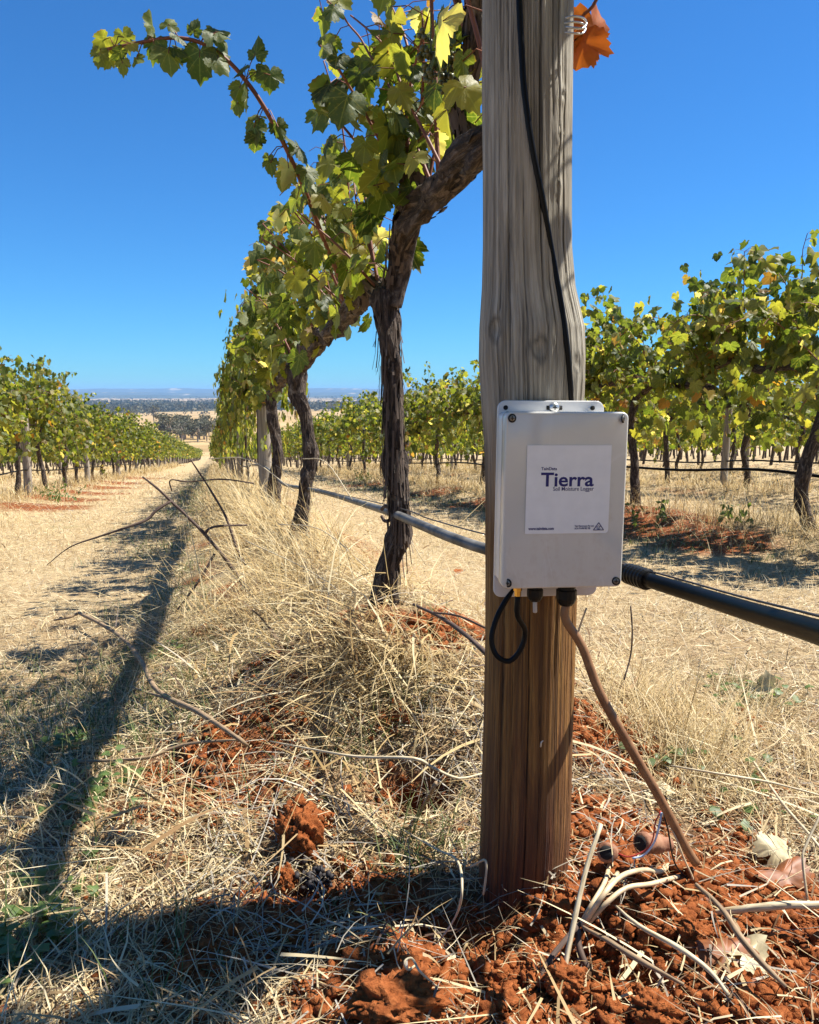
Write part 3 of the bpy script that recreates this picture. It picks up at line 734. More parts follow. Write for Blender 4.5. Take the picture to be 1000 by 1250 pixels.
for sx in (-1, 1):
    for sz in (-1, 1):
        s_ = part('lid_screw', s_me, box, (sx*.0645, -.0004, sz*.0945), (math.pi/2,0,.3*sx+.5*sz))
        part('screw_ring', ring, s_, (0,0,-.0002)); part('screw_slot', cr2, s_, (0,0,.0011))
# label sticker
LW, LH = .0985, .1015
LC_ = Vector((.0045-.0015, -.0006, .0135))
bm = rbox(LW, .0006, LH, 0)
es = [e for e in bm.edges if abs((e.verts[0].co-e.verts[1].co).normalized().y) > .9 and e.verts[0].co.x > 0 and e.verts[0].co.z < 0]
bmesh.ops.bevel(bm, geom=es, offset=.004, segments=4, affect='EDGES', profile=.5)
label = part('label', bm_mesh('label', bm, M_STICKER), box, LC_)
def text(body_, name, size, x0, z0, width=None, bold=0.0, align='LEFT'):
    cu = bpy.data.curves.new(name, 'FONT'); cu.body = body_; cu.size = size; cu.offset = bold; cu.extrude = .00012; cu.resolution_u = 3; cu.align_x = align
    o = bpy.data.objects.new(name, cu); C.objects.link(o); bpy.context.view_layer.update()
    dg = bpy.context.evaluated_depsgraph_get(); me = bpy.data.meshes.new_from_object(o.evaluated_get(dg))
    bpy.data.objects.remove(o)
    co = np.zeros(len(me.vertices)*3, np.float32); me.vertices.foreach_get('co', co); co = co.reshape(-1,3)
    if width:
        w = co[:,0].max()-co[:,0].min(); co[:,0] = (co[:,0]-co[:,0].min())*(width/w); me.vertices.foreach_set('co', co.ravel())
    me.name = name; me.materials.clear(); me.materials.append(M_NAVY); me.update()
    return part(name, me, label, (x0, -.00042, z0), (math.pi/2,0,0))
px2 = LW/105.0   # metres per photograph pixel on the label
def lx(px): return (px-692.5)*px2
def lz(py): return (598-py)*px2
text('Tierra', 'printed_word', 23.5*px2, lx(658), lz(593.5), 66*px2, .00045)
text('TainData', 'printed_word', 5.4*px2, lx(658), lz(574), 19.5*px2, .00007)
text('Soil Moisture Logger', 'printed_word', 7.0*px2, lx(673.5), lz(599.2), 51*px2, .00003)
text('www.taindata.com', 'printed_word', 5.2*px2, lx(644), lz(647.3), 32*px2, .00014)
text('Tain Electronics Pty Ltd', 'printed_word', 3.2*px2, lx(702), lz(644), 24*px2, .00004)
text('ACN 79 098 982 786', 'printed_word', 3.2*px2, lx(702), lz(647), 20*px2, .00004)
# compliance triangle: outline, ring and tick
mk = MB(); tri = [(726,648.2),(739,648.2),(732.5,639)]
def seg(a_, b_, w): mk.tube([(lx(a_[0]),-.00045,lz(a_[1])),(lx(b_[0]),-.00045,lz(b_[1]))], w*px2, 5, smooth=False)
for i in range(3): seg(tri[i], tri[(i+1)%3], .55)
cc = [(732.5+2.2*math.cos(t_), 645.3+2.2*math.sin(t_)) for t_ in np.linspace(.3, 5.6, 14)]
for a_, b_ in zip(cc, cc[1:]): seg(a_, b_, .32)
seg((731.4,645.1),(732.4,646.4),.35); seg((732.4,646.4),(734.8,643.2),.35)
part('printed_mark', mk.mesh('printed_mark', M_NAVY, False), label)
# glands and connector below the box
gl = lathe([(.0070,0),(.0070,-.004),(.0092,-.0045),(.0098,-.012),(.0098,-.017),(.0082,-.022),(.0060,-.0255)], 12)
def gland(loc, s):
    me_ = bm_mesh('cable_gland', lathe([(.0090*s,.002),(.0090*s,-.006*s),(.0105*s,-.0065*s),(.0105*s,-.015*s),(.0088*s,-.0195*s),(.0062*s,-.0225*s),(.0040*s,-.0226*s)], 14), M_BLACK, False)
    return part('cable_gland', me_, box, loc)
gl.free()
gland((-.0255, .024, -BH/2-.0005), .92); gland((.0130, .024, -BH/2-.0005), 1.18)
part('brass_connector', bm_mesh('brass_connector', lathe([(.0052,.001),(.0052,-.004),(.0040,-.0045),(.0040,-.0105)], 6), M_BRASS), box, (-.0475, .020, -BH/2-.003))

# antenna lead looping below the box
bpy.context.view_layer.update()
mw = box.matrix_world
con = mw @ Vector((-.0475, .020, -BH/2-.012))
mb = MB(); mb.tube([con, con+Vector((0,0,-.025)), PW(641,770,.958), PW(636,792,.958), PW(622,807,.960), PW(606,800,.962), PW(600,780,.965), PW(606,755,.970), PW(617,734,.975), PW(628,716,.980)], .0034, 10)
link('antenna_lead', mb.mesh('antenna_lead', M_RUB), None, 'short black antenna lead looped under the logger box from a brass connector', 'cable')
mb = MB(); g1_ = mw @ Vector((-.0255, .024, -BH/2-.019)); mb.tube([g1_, g1_+Vector((.0005,0,-.010)), g1_+Vector((.001,.002,-.016))], .0026, 8)
link('cable_stub', mb.mesh('cable_stub', simple('grey_stub', (.5,.48,.45), .5)), None, 'short pale cut stub under the smaller cable gland', 'cable')
# brown sensor cable
g2_ = mw @ Vector((.0130, .024, -BH/2-.025))
bc = [g2_, g2_+Vector((0,0,-.02)), PW(711,790,.960), PW(732,845,.962), PW(768,910,.967), PW(806,975,.975), PW(836,1032,.985), PW(850,1054,.988)]
mb = MB(); mb.tube(bc, [.0052,.0052,.0054,.0056,.0058,.0058,.0058,.0058], 12)
link('sensor_cable', mb.mesh('sensor_cable', M_BCABLE), None, 'brown dusty sensor cable hanging from the larger gland down to the soil', 'cable')
# thin coloured cores near the cable end
def core(name, mat, path, rad, label):
    mb = MB(); mb.tube(path, rad, 6); link(name, mb.mesh(name, mat), None, label, 'wire', 'bare cores at the end of the sensor cable')
core('wire_core', M_WRED, [PW(807,990,.985),PW(800,1005,.982),PW(797,1025,.985),PW(788,1038,.99),PW(768,1046,.99),PW(755,1042,1.0)], .0010, 'thin red wire core curling beside the end of the brown cable')
core('wire_core', M_WBLUE, [PW(808,992,.983),PW(804,1012,.98),PW(798,1030,.98),PW(786,1044,.985),PW(772,1048,.985)], .0014, 'pale blue wire core curling into the muddy plug')
core('wire_core', M_WBLK, [PW(809,990,.985),PW(816,1015,.98),PW(820,1040,.982),PW(826,1058,.985),PW(840,1075,.985),PW(848,1090,.98)], .0011, 'black wire core hanging behind the brown cable end')
core('wire_core', M_CREAM, [PW(812,995,.983),PW(824,1020,.978),PW(836,1050,.975),PW(846,1072,.972),PW(850,1092,.972)], .0012, 'cream wire core hanging straight down under the cable end')
# muddy plugs
def plug(px, py, Y_, rot, label, s=1.0):
    t = thing('cable_plug', label, 'plug', PW(px, py, Y_), 0, 'mud covered cable plugs by the post'); t.rotation_euler = rot
    part('plug_body', bm_mesh('plug_body', lathe([(.004*s,-.026*s),(.008*s,-.024*s),(.0085*s,-.008*s),(.011*s,-.007*s),(.0115*s,.004*s),(.010*s,.006*s),(.010*s,.016*s),(.0125*s,.017*s),(.0125*s,.024*s),(.010*s,.026*s)], 16), M_MUD, True), t)
    part('socket', bm_mesh('socket', lathe([(.0085*s,.0255*s),(.0085*s,.0268*s),(.003*s,.0270*s)], 16), M_HOLE, True), t)
plug(744,1040,1.02,(R(55),R(-38),0), 'muddy open cable plug nearest the post, socket facing up', 1.05)
plug(800,1030,1.02,(R(20),R(-70),R(10)), 'pale muddy cable plug lying level behind the coloured wires', 1.15)
plug(843,1098,.965,(R(80),R(40),R(20)), 'dark muddy cable plug under the end of the brown cable', .95)
def strand(name, label, mat, path, rad, cat, group=None, sides=8, lump=0.0):
    mb = MB(); mb.tube(path, rad, sides, lump=lump, seed=len(path)); return link(name, mb.mesh(name, mat), None, label, cat, group)
def G(px, py, up=.006):
    h = hit(px, py); dv = ray(px, py); 
    return PW(px, py, h.y - up/max(.2, -dv.z/dv.y - .05))
g_ = 'cream sensor leads bundled at the soil'
strand('sensor_lead', 'cream sensor lead of the bundle ending nearest the post', M_CREAM, [G(708,1130,.02),G(722,1105,.035),G(738,1078,.035),G(744,1056,.02)], .0028, 'cable', g_)
strand('sensor_lead', 'cream sensor lead second from the post in the bundle', M_CREAM, [G(710,1130,.024),G(728,1105,.04),G(745,1080,.035),G(754,1066,.02)], .0029, 'cable', g_)
strand('sensor_lead', 'topmost long cream lead arching toward the muddy plugs', M_CREAM, [G(712,1130,.028),G(735,1095,.05),G(758,1070,.055),G(785,1062,.045),G(806,1064,.03),G(817,1056,.02)], .0031, 'cable', g_)
strand('sensor_lead', 'lowest long cream lead curving right toward the brown cable end', M_CREAM, [G(714,1132,.025),G(738,1105,.04),G(765,1084,.045),G(795,1079,.035),G(828,1070,.02)], .0029, 'cable', g_)

# ------------------------------------------------------------------ irrigation pipe of the near row
def rowp(k, r, off, h):
    x_, y_ = rowpt(k, r, off); return Vector((x_, y_, gz(x_, y_)+h))
pipe_pts = [PW(1060,795,.52), PW(1000,772,.63), PW(920,748,.79), PW(850,726,.95), PW(785,706,1.10)]
mb = MB(); mb.tube(pipe_pts, [.0102]*5, 16)
link('irrigation_pipe', mb.mesh('irrigation_pipe', M_PIPE), None, 'thick black plastic irrigation pipe running from the post out to the right', 'pipe')
c0 = PW(792,708,1.085); c1 = PW(764,699,1.145)
dv = (c1-c0); Lc = dv.length
prof = [(.0115,0),(.0135,.001)]
for i in range(6):
    z0 = .004+i*Lc/7; prof += [(.0135,z0),(.0150,z0+.001),(.0150,z0+.0045),(.0135,z0+.0055)]
prof += [(.0135,Lc),(.0105,Lc+.001)]
cp = link('pipe_joiner', bm_mesh('pipe_joiner', lathe(prof, 20), M_BLACK, False), None, 'ribbed black joiner where the irrigation pipe meets the post', 'pipe joiner')
cp.location = c0; cp.rotation_euler = dv.to_track_quat('Z', 'Y').to_euler()
mb = MB(); dp = [PW(760,698,1.15), PW(690,686,1.20), PW(640,680,1.23), PW(592,670,1.30), PW(548,655,1.42), PW(512,640,1.60), PW(478,626,1.85), PW(440,614,2.4), PW(400,602,3.1), PW(372,596,3.8), PW(345,590,5.0)]
for r_ in (6.5, 8.5, 11, 14, 18, 24, 32): dp.append(rowp(0, r_, .02, .33+.02*math.sin(r_)))
mb.tube(dp, .0094, 12)
link('irrigation_pipe', mb.mesh('irrigation_pipe', M_DPIPE), None, 'dusty grey irrigation pipe sagging along the near vine row', 'pipe')
# dripper tie at vine one
mb = MB(); mb.tube([PW(466,622,1.83),PW(470,618,1.82),PW(476,622,1.81),PW(476,634,1.82),PW(470,636,1.83),PW(466,630,1.84)], .004, 7); mb.tube([PW(473,634,1.82),PW(474,650,1.81),PW(472,672,1.81),PW(474,690,1.81)], .0026, 6)
link('pipe_tie', mb.mesh('pipe_tie', M_TWIG), None, 'dark tie strap holding the grey pipe beside the gnarled trunk', 'tie')
# support wire just above the pipe
mb = MB(); wp = [PW(1060,770,.50), PW(1000,752,.64), PW(900,727,.85), PW(800,699,1.09), PW(690,672,1.21), PW(592,652,1.33), PW(520,632,1.6), PW(480,618,1.85), PW(372,590,3.8)]
for r_ in (6.5, 10, 16, 26): wp.append(rowp(0, r_, .0, .40))
mb.tube(wp, .0013, 6); link('support_wire', mb.mesh('support_wire', M_WIRE), None, 'thin support wire stretched just above the near irrigation pipe', 'wire')
# neighbouring rows: pipe and wires
for k_, r0, r1, nm in [(1,-2,70,'right hand'),(-1,4,90,'left hand'),(2,3,60,'second right hand')]:
    mb = MB(); pts = []
    for i, r_ in enumerate(np.geomspace(max(r0,1.0), r1, 26)):
        pts.append(rowp(k_, r_, .03+.02*math.sin(i*1.7), .33+.018*math.sin(i*2.3)))
    mb.tube(pts, .010, 8); 
    link('irrigation_pipe', mb.mesh('irrigation_pipe', M_PIPE), None, {1:'thin black irrigation pipe hung along the row beyond the right hand track', -1:'black irrigation pipe hung along the row beyond the left track', 2:'black irrigation pipe of the second row off to the right'}[k_], 'pipe')
    for h in (1.26, 1.42):
        mb = MB(); mb.tube([rowp(k_, r_, 0, h) for r_ in np.geomspace(max(r0,1.0), r1, 16)], .0016, 5)
        link('trellis_wire', mb.mesh('trellis_wire', M_WIRE), None, ('upper' if h > 1.3 else 'lower')+' trellis wire of the vine row '+{1:'right of the box', -1:'on the far left', 2:'second to the right'}[k_], 'wire', 'trellis wires')

# ------------------------------------------------------------------ vine leaves
HALF = [(.0,.0),(.06,-.15),(.17,-.27),(.27,-.23),(.34,-.28),(.42,-.17),(.51,-.15),(.49,-.02),(.58,.05),(.55,.14),(.66,.24),(.58,.31),(.60,.40),(.46,.40),(.37,.36),(.41,.50),(.36,.57),(.38,.66),(.28,.70),(.24,.80),(.12,.84),(.0,1.0)]
def outline(lod):
    h = HALF if lod == 0 else [HALF[i] for i in ((0,2,4,7,10,14,17,21) if lod == 1 else (0,4,10,17,21))]
    return np.array(h[:-1] + [(-x_, y_) for x_, y_ in h[::-1]][:-1] if lod else h + [(-x_, y_) for x_, y_ in h[::-1]][1:-1])
def leaf_geo(lod, r_):
    """one leaf in its own frame: junction at origin, tip +y, upper face +z"""
    O = outline(lod); n = len(O); c0 = np.array([0, .22])
    sx = r_.uniform(.85, 1.12); fold = r_.uniform(-.05, .65); droop = r_.uniform(-.1, .85); wav = r_.uniform(.04, .14); ph = r_.uniform(0, 6); tw = r_.uniform(-.3, .3)
    O = O*np.array([sx, 1])*(1+r_.uniform(-.05,.05,(n,1)))
    def lift(P):
        a_ = np.arctan2(P[:,0], P[:,1]); rr = np.hypot(P[:,0], P[:,1])
        z = -fold*np.abs(P[:,0])**1.2 - droop*np.clip(P[:,1], 0, 2)**2*.8 + wav*np.sin(a_*5+ph)*rr + tw*P[:,0]*P[:,1]
        return np.column_stack([P, z])
    if lod == 0:
        I = c0 + (O-c0)*.55
        P = np.vstack([[c0], I, O]); T = []; Q = []
        for i in range(n):
            j = (i+1) % n
            T.append((0, 1+j, 1+i)); Q.append((1+i, 1+j, 1+n+j, 1+n+i))
        return lift(P), np.array(Q), np.array(T), P
    P = np.vstack([[c0], O]); T = np.array([(0, 1+(i+1)%n, 1+i) for i in range(n)])
    return lift(P), None, T, P
lr = np.random.default_rng(3)
LEAF0 = []
for i in range(14):
    V, Q, T, P = leaf_geo(0, lr)
    me = mesh_np('leaf', V, Q, M_LEAF, P, None, True, T); LEAF0.append(me)
LG1 = [leaf_geo(1, lr) for _ in range(10)]; LG2 = [leaf_geo(2, lr) for _ in range(8)]
def frame(Tp, Nn):
    y_ = Tp/np.linalg.norm(Tp); x_ = np.cross(y_, Nn); x_ /= np.linalg.norm(x_)+1e-9; z_ = np.cross(x_, y_)
    return np.column_stack([x_, y_, z_])
def add_leaves(mb, leaves, lod, r_):
    lib = LG1 if lod == 1 else LG2
    for (p, Tp, Nn, s, v) in leaves:
        V, Q, T, P = lib[r_.integers(len(lib))]
        mb.add((V*s) @ frame(Tp, Nn).T + p, None, T, P, v)
def leaf_objs(leaves, parent, inv, r_):
    for (p, Tp, Nn, s, v) in leaves:
        o = link('leaf', LEAF0[r_.integers(len(LEAF0))], parent)
        Mx = Matrix.Identity(4); Fm = frame(Tp, Nn)*s
        for a_ in range(3):
            for b_ in range(3): Mx[a_][b_] = Fm[a_,b_]
            Mx[a_][3] = p[a_]-inv[a_]
        o.matrix_local = Mx
def cane(start, d0, length, r_, droop=.25, wob=.22):
    st = .05; n = max(3, int(length/st)); P = [np.array(start, float)]; d = np.array(d0, float); d /= np.linalg.norm(d)
    for i in range(n):
        d = d + r_.normal(0, wob*.25, 3) + np.array([0,0,-droop*(i/n)*.35]); d /= np.linalg.norm(d)
        P.append(P[-1]+d*st)
    return np.array(P)
def cane_leaves(P, r_, smin=.06, smax=.11, every=1, out=.06, lat=0.0):
    """leaves with petioles at the nodes of a cane"""
    res = []; side = 1
    for i in range(1, len(P), every):
        d = P[i]-P[i-1]; d /= np.linalg.norm(d)
        for rep in range(1 if r_.random() < .6 else 2):
            a_ = r_.uniform(0, 6.283); o_ = np.array([math.cos(a_), math.sin(a_), r_.uniform(-.35,.5)])
            o_ -= d*np.dot(o_, d)*.6; o_ /= np.linalg.norm(o_)
            pet = r_.uniform(.6, 1.3)*out; J = P[i] + o_*pet + d*.01
            Tp = o_*r_.uniform(.2,.9) + np.array([0,0,-1.])*r_.uniform(.25,1.3) + r_.normal(0,.25,3)
            Nn = np.array([0,0,1.])*r_.uniform(.1,1) + o_*r_.uniform(.1,1.0) + r_.normal(0,.45,3)
            f = 1-.45*(i/len(P))**2
            res.append((J, Tp, Nn, r_.uniform(smin,smax)*f, r_.random(), P[i]))
    return res
def petioles(mb, lv):
    for (J, Tp, Nn, s, v, nd) in lv:
        mid = (J+nd)/2 + np.array([0,0,.008]); mb.tube([nd, mid, J+Tp/np.linalg.norm(Tp)*s*.2], .0011, 3, smooth=False, cap=False)

# near row: hand placed trunks and arms -------------------------------------------------
def ppath(L_): return [PW(*a_) for a_ in L_]
def poly_in(px, py, poly):
    c = False; j = len(poly)-1
    for i in range(len(poly)):
        xi, yi = poly[i]; xj, yj = poly[j]
        if (yi > py) != (yj > py) and px < (xj-xi)*(py-yi)/(yj-yi)+xi: c = not c
        j = i
    return c
MASS = [(384,-5),(592,-5),(592,165),(548,205),(505,235),(492,285),(470,318),(452,342),(440,362),(430,395),(402,425),(372,455),(352,475),(345,500),(322,540),(308,570),(282,575),(272,520),(276,455),(292,395),(300,335),(322,262),(352,240),(388,190),(378,120),(388,60)]
EXTRA_OK = [(495,335,18),(440,400,16),(425,395,20),(585,205,14),(500,300,14),(470,330,22)]
vr = np.random.default_rng(29)
ZLIT = [(post_c(330)[0].z, post_c(95)[0].z), (post_c(475)[0].z, post_c(395)[0].z)]
def shades_post(p):
    t = (p[0]-post_c(200)[0].x)/S.x
    if t < .03: return False
    if abs(p[1]-(YP+S.y*t)) > .12: return False
    zh = p[2]-S.z*t
    return any(a_-.03 < zh < b_+.03 for a_, b_ in ZLIT)
def allowed(p):
    if shades_post(p): return False
    px, py, dep = project(p)
    if dep < .3 or px < -60 or px > 1060 or py < -25 or py > 1270: return p[2] > CAM_Z - .1 or dep > 1.0
    if p[1] < 1.12 and py > -25: return False
    return poly_in(px, py, MASS) or any((px-a_)**2+(py-b_)**2 < c_*c_ for a_, b_, c_ in EXTRA_OK)
def place_near_vine(label, base, trunk, trad, arms, canes, lod0=True, extra=0, seed=0, flakes=0, spurs=(), nmax=300, smin=.034, smax=.064):
    r_ = np.random.default_rng(seed)
    t = thing('grapevine', label, 'grapevine', base, 0, 'grapevines of the near row')
    b = np.array(base)
    mb = MB(); mb.tube([Vector(p)-t.location for p in trunk], trad, 30, lump=.36, seed=seed, step=.007, ridges=20, rdepth=.26)
    for k in range(flakes):   # shaggy bark strips hanging off the trunk
        i = r_.integers(1, len(trunk)-1); f = r_.random(); c_ = np.array(trunk[i])*(1-f)+np.array(trunk[i-1])*f - b
        a_ = r_.uniform(0, 6.283); rr = trad[i]*1.02; o_ = np.array([math.cos(a_), math.sin(a_), 0]); L_ = r_.uniform(.02,.09); w = r_.uniform(.0015,.005)
        tn = np.array([-o_[1], o_[0], 0]); bd = r_.uniform(.0,.010)
        P = [c_+o_*rr, c_+o_*(rr+.002)+np.array([0,0,-L_*.5]), c_+o_*(rr+bd)+np.array([0,0,-L_])]
        V = np.array([q_ for p_ in P for q_ in (p_-tn*w*.5, p_+tn*w*.5)]); mb.add(V, [(0,1,3,2),(2,3,5,4)], None, np.tile([[.3,.1]],(6,1)))
    link('trunk', mb.mesh('trunk', M_BARK), t)
    for pth, rad in arms:
        mb = MB(); mb.tube([Vector(p)-t.location for p in pth], rad, 26, lump=.42, seed=seed+5, step=.007, ridges=15, rdepth=.30)
        P = np.array([tuple(p) for p in pth])
        for k in range(flakes//2):
            i = r_.integers(1, len(P)); f = r_.random(); c_ = P[i]*(1-f)+P[i-1]*f-b; a_ = r_.uniform(0,6.283); rd = (rad[i] if not np.isscalar(rad) else rad)
            d = P[i]-P[i-1]; d /= np.linalg.norm(d); o_ = np.array([math.cos(a_)*.9, math.sin(a_)*.5, math.sin(a_)]); o_ -= d*np.dot(o_,d); o_ /= np.linalg.norm(o_); tn = np.cross(d,o_)
            L_ = r_.uniform(.015,.05); w = r_.uniform(.002,.006)
            V = np.array([c_+o_*rd*.95-tn*w, c_+o_*rd*.95+tn*w, c_+o_*(rd*1.12)+d*L_-tn*w*.6, c_+o_*(rd*1.12)+d*L_+tn*w*.6]); mb.add(V, [(0,1,3,2)], None, np.tile([[.3,.1]],(4,1)))
        link('cordon', mb.mesh('cordon', M_BARK), t)
    allv = []
    for cn in canes:
        P, rad, ls = cn
        if len(ls):
            k_ = len(P)
            for i_, p_ in enumerate(P):
                px_, py_, dp_ = project(p_)
                if i_ > 1 and dp_ > .3 and -40 < px_ < 1040 and -20 < py_ < 1270 and (not poly_in(px_, py_, MASS) or p_[1] < 1.12): k_ = i_; break
            P = P[:max(3, k_)]; ls = [l for l in ls if np.min(((P-l[5])**2).sum(1)) < .003]
        lv = [l for l in ls if allowed(l[0]) and allowed(l[0]+l[1]/np.linalg.norm(l[1])*l[3]*.7)]
        vis = [p for p in P if True]
        mb = MB(); mb.tube([p-b for p in P], np.linspace(rad, rad*.45, len(P)), 7)
        petioles(mb, [(l[0]-b, l[1], l[2], l[3], l[4], l[5]-b) for l in lv])
        link('cane', mb.mesh('cane', M_CANE), t); allv += lv
    k = 0; tries = 0
    src = [c_[0] for c_ in canes]
    while k < extra and tries < extra*60:
        tries += 1
        P = src[r_.integers(len(src))]; i = r_.integers(1, len(P)); nd = P[i]
        J = nd + r_.normal(0, .075, 3)
        if not allowed(J): continue
        Tp = r_.normal(0,.5,3)+np.array([-.15,-.1,-.9]); Nn = r_.normal(0,.55,3)+np.array([.1,-.1,.55])
        if not allowed(J+Tp/np.linalg.norm(Tp)*.05): continue
        allv.append((J, Tp, Nn, r_.uniform(smin,smax), r_.random(), nd)); k += 1
    ls = [l[:5] for l in allv]
    ls.sort(key=lambda l: project(l[0])[2] if -40 < project(l[0])[1] < 1260 else 1e3+abs(l[0][2]))
    leaf_objs(ls[:nmax], t, b, r_)
    if len(ls) > nmax:
        mb = MB(); add_leaves(mb, [(l[0]-b, *l[1:]) for l in ls[nmax:]], 1, r_)
        link('leaves', mb.mesh('leaves', M_LEAF), t, kind='stuff')
    return t, allv
def arm_canes(arms, n, seed, up=1.0, lmin=.35, lmax=.85, left=-.25, rad=.0042, sm=(.034,.064)):
    r_ = np.random.default_rng(seed); out = []
    for k in range(n):
        pth, _ = arms[r_.integers(len(arms))]; P = np.array([tuple(p) for p in pth]); i = r_.integers(0, len(P)-1); f = r_.random()
        s0 = P[i]*(1-f)+P[i+1]*f
        d = np.array([left+r_.normal(0,.32), r_.normal(.05,.30), up])
        Pc = cane(s0, d, r_.uniform(lmin,lmax), r_, .35)
        out.append((Pc, rad*r_.uniform(.7,1.2), cane_leaves(Pc, r_, *sm)))
    return out
# vine one
b1 = hit(470, 800); b1 = Vector((PW(470,790,1.82).x, 1.82, gz(PW(470,790,1.82).x, 1.82)-.02))
tr1 = [b1, PW(468,740,1.82), PW(474,695,1.81), PW(489,645,1.80), PW(489,612,1.80), PW(482,570,1.80), PW(481,520,1.80), PW(479,465,1.80), PW(475,415,1.80), PW(472,372,1.80), PW(470,352,1.80)]
tw1 = [.034,.027,.024,.023,.020,.023,.023,.022,.024,.028,.024]
armR = [PW(474,372,1.80), PW(482,335,1.79), PW(487,300,1.76), PW(500,268,1.68), PW(528,243,1.54), PW(560,210,1.38), PW(590,178,1.26), PW(640,140,1.16)]
armRr = [.027,.024,.024,.027,.026,.025,.023,.020]
spur = [PW(505,262,1.66), PW(512,235,1.63), PW(508,205,1.62), PW(511,185,1.61)]
spr = [.030,.028,.021,.010]
armUp = [PW(570,200,1.33), PW(566,165,1.34), PW(562,140,1.34), PW(572,100,1.32), PW(577,60,1.30), PW(579,10,1.28), PW(580,-60,1.27)]
aur = [.026,.018,.017,.014,.014,.013,.012]
armL = [PW(470,362,1.80), PW(455,345,1.88), PW(444,340,1.95), PW(446,360,2.0), PW(436,372,2.15), PW(420,388,2.4), PW(405,402,2.7)]
alr = [.025,.022,.023,.022,.022,.022,.020]
arms1 = [(armR,armRr),(spur,spr),(armUp,aur),(armL,alr)]
ca1 = arm_canes([(armR[3:],0),(spur,0),(armUp[1:],0),(armR[3:],0)], 20, 41, 1.0, .35, .9, -.22) + arm_canes([(armL,0)], 14, 42, 1.0, .3, .65, -.35)
# the long cane reaching out to the left
lc = ppath([(436,372,2.1),(418,345,2.0),(398,300,1.9),(384,262,1.85),(368,222,1.8),(348,178,1.76),(322,130,1.72),(300,98,1.70),(276,72,1.68),(245,52,1.66),(214,46,1.65),(180,50,1.64),(140,58,1.63),(118,62,1.63)])
r_ = np.random.default_rng(77)
LCP = np.array([tuple(p) for p in lc])
longl = []
def place_leaf(px, py, Y_, size_px, tipdir, v, face=0.6):
    """leaf seen at px,py; tipdir = direction of its tip in the picture (dx, dy down)"""
    p = np.array(PW(px, py, Y_)); s = .80*size_px/F*Y_/ray(px,py).y
    Tp = np.array([tipdir[0], r_.normal(0,.35), -tipdir[1]]); Nn = np.array([r_.normal(.15,.35), -face+r_.normal(0,.3), r_.uniform(.1,.9)])
    nd = LCP[np.argmin(((LCP-p)**2).sum(1))]
    longl.append((p, Tp, Nn, s, v, nd))
for a_ in [(130,45,1.63,30,(-.6,.4),.30),(150,40,1.63,30,(.2,.8),.15),(158,52,1.63,24,(.7,.6),.40),(122,62,1.62,26,(-.2,1),.05),(140,62,1.64,26,(.1,1),.22),(166,70,1.63,22,(.5,.9),.84),(150,74,1.63,22,(0,1),.10),(148,62,1.6,24,(-.6,.7),.55),(133,72,1.64,18,(-.3,1),.2),
           (188,38,1.64,30,(-.2,-1),.94),(204,32,1.64,24,(.3,-.8),.92),(190,48,1.64,34,(-.3,1),.72),(204,60,1.64,40,(.4,1),.855),(214,42,1.64,26,(.8,.5),.62),(212,58,1.65,26,(.9,.5),.70),
           (236,40,1.65,22,(.3,-.8),.60),(262,42,1.66,38,(.2,-.3),.93),(258,38,1.66,36,(.9,.6),.78),(244,62,1.66,48,(-.1,1),.66),(262,66,1.66,38,(.6,1),.85),
           (298,82,1.69,26,(-.3,.3),.60),(312,68,1.69,30,(.2,-1),.66),(313,86,1.7,24,(.4,.5),.55),(330,86,1.7,34,(0,1),.70),(294,104,1.69,30,(-.3,1),.945),(302,112,1.69,34,(0,1),.86),(290,124,1.7,22,(0,1),.95),
           (310,150,1.72,34,(.0,1),.70),(312,166,1.72,30,(-.1,1),.58),(316,142,1.72,26,(-.3,-.3),.95),(338,150,1.73,28,(.2,.6),.62),(348,166,1.74,26,(.5,.3),.68),(330,196,1.75,24,(.1,1),.81),(328,190,1.75,16,(-.2,.6),.95),
           (362,176,1.76,36,(.4,.6),.60),(352,200,1.77,34,(.1,1),.45),(374,206,1.78,32,(.3,1),.78),(350,212,1.78,28,(-.3,.8),.30),(366,240,1.82,34,(-.6,.4),.955),(386,236,1.84,38,(.2,1),.55)]:
    place_leaf(*a_)
ca1.append((LCP, .0062, []))
v1, av1 = place_near_vine('gnarled grapevine nearest the post, its long cane arching out to the left', tuple(b1), tr1, tw1, arms1, ca1, True, 150, 51, 340, nmax=258)
mbp = MB(); petioles(mbp, [(l[0]-np.array(b1), l[1], l[2], l[3], l[4], l[5]-np.array(b1)) for l in longl])
link('petioles', mbp.mesh('petioles', M_CANE), v1, kind='stuff')
# leaves of the long cane keep their own colours: one mesh copy per leaf carries the tint
def tinted(me, v):
    m2 = me.copy(); at = m2.attributes.new('rnd', 'FLOAT', 'POINT'); at.data.foreach_set('value', np.full(len(m2.vertices), v, np.float32)); return m2
m = M_LEAF.copy(); m.name = 'vine_leaf_tinted'
for nd in list(m.node_tree.nodes):
    if nd.type == 'OBJECT_INFO': m.node_tree.nodes.remove(nd)
M_LEAFT = m
for (p, Tp, Nn, s, v, nd) in longl:
    me = tinted(LEAF0[r_.integers(len(LEAF0))], v); me.materials.clear(); me.materials.append(M_LEAFT)
    o = link('leaf', me, v1); Fm = frame(Tp, Nn)*s; Mx = Matrix.Identity(4)
    for a_ in range(3):
        for b_ in range(3): Mx[a_][b_] = Fm[a_,b_]
        Mx[a_][3] = p[a_]-b1[a_]
    o.matrix_local = Mx
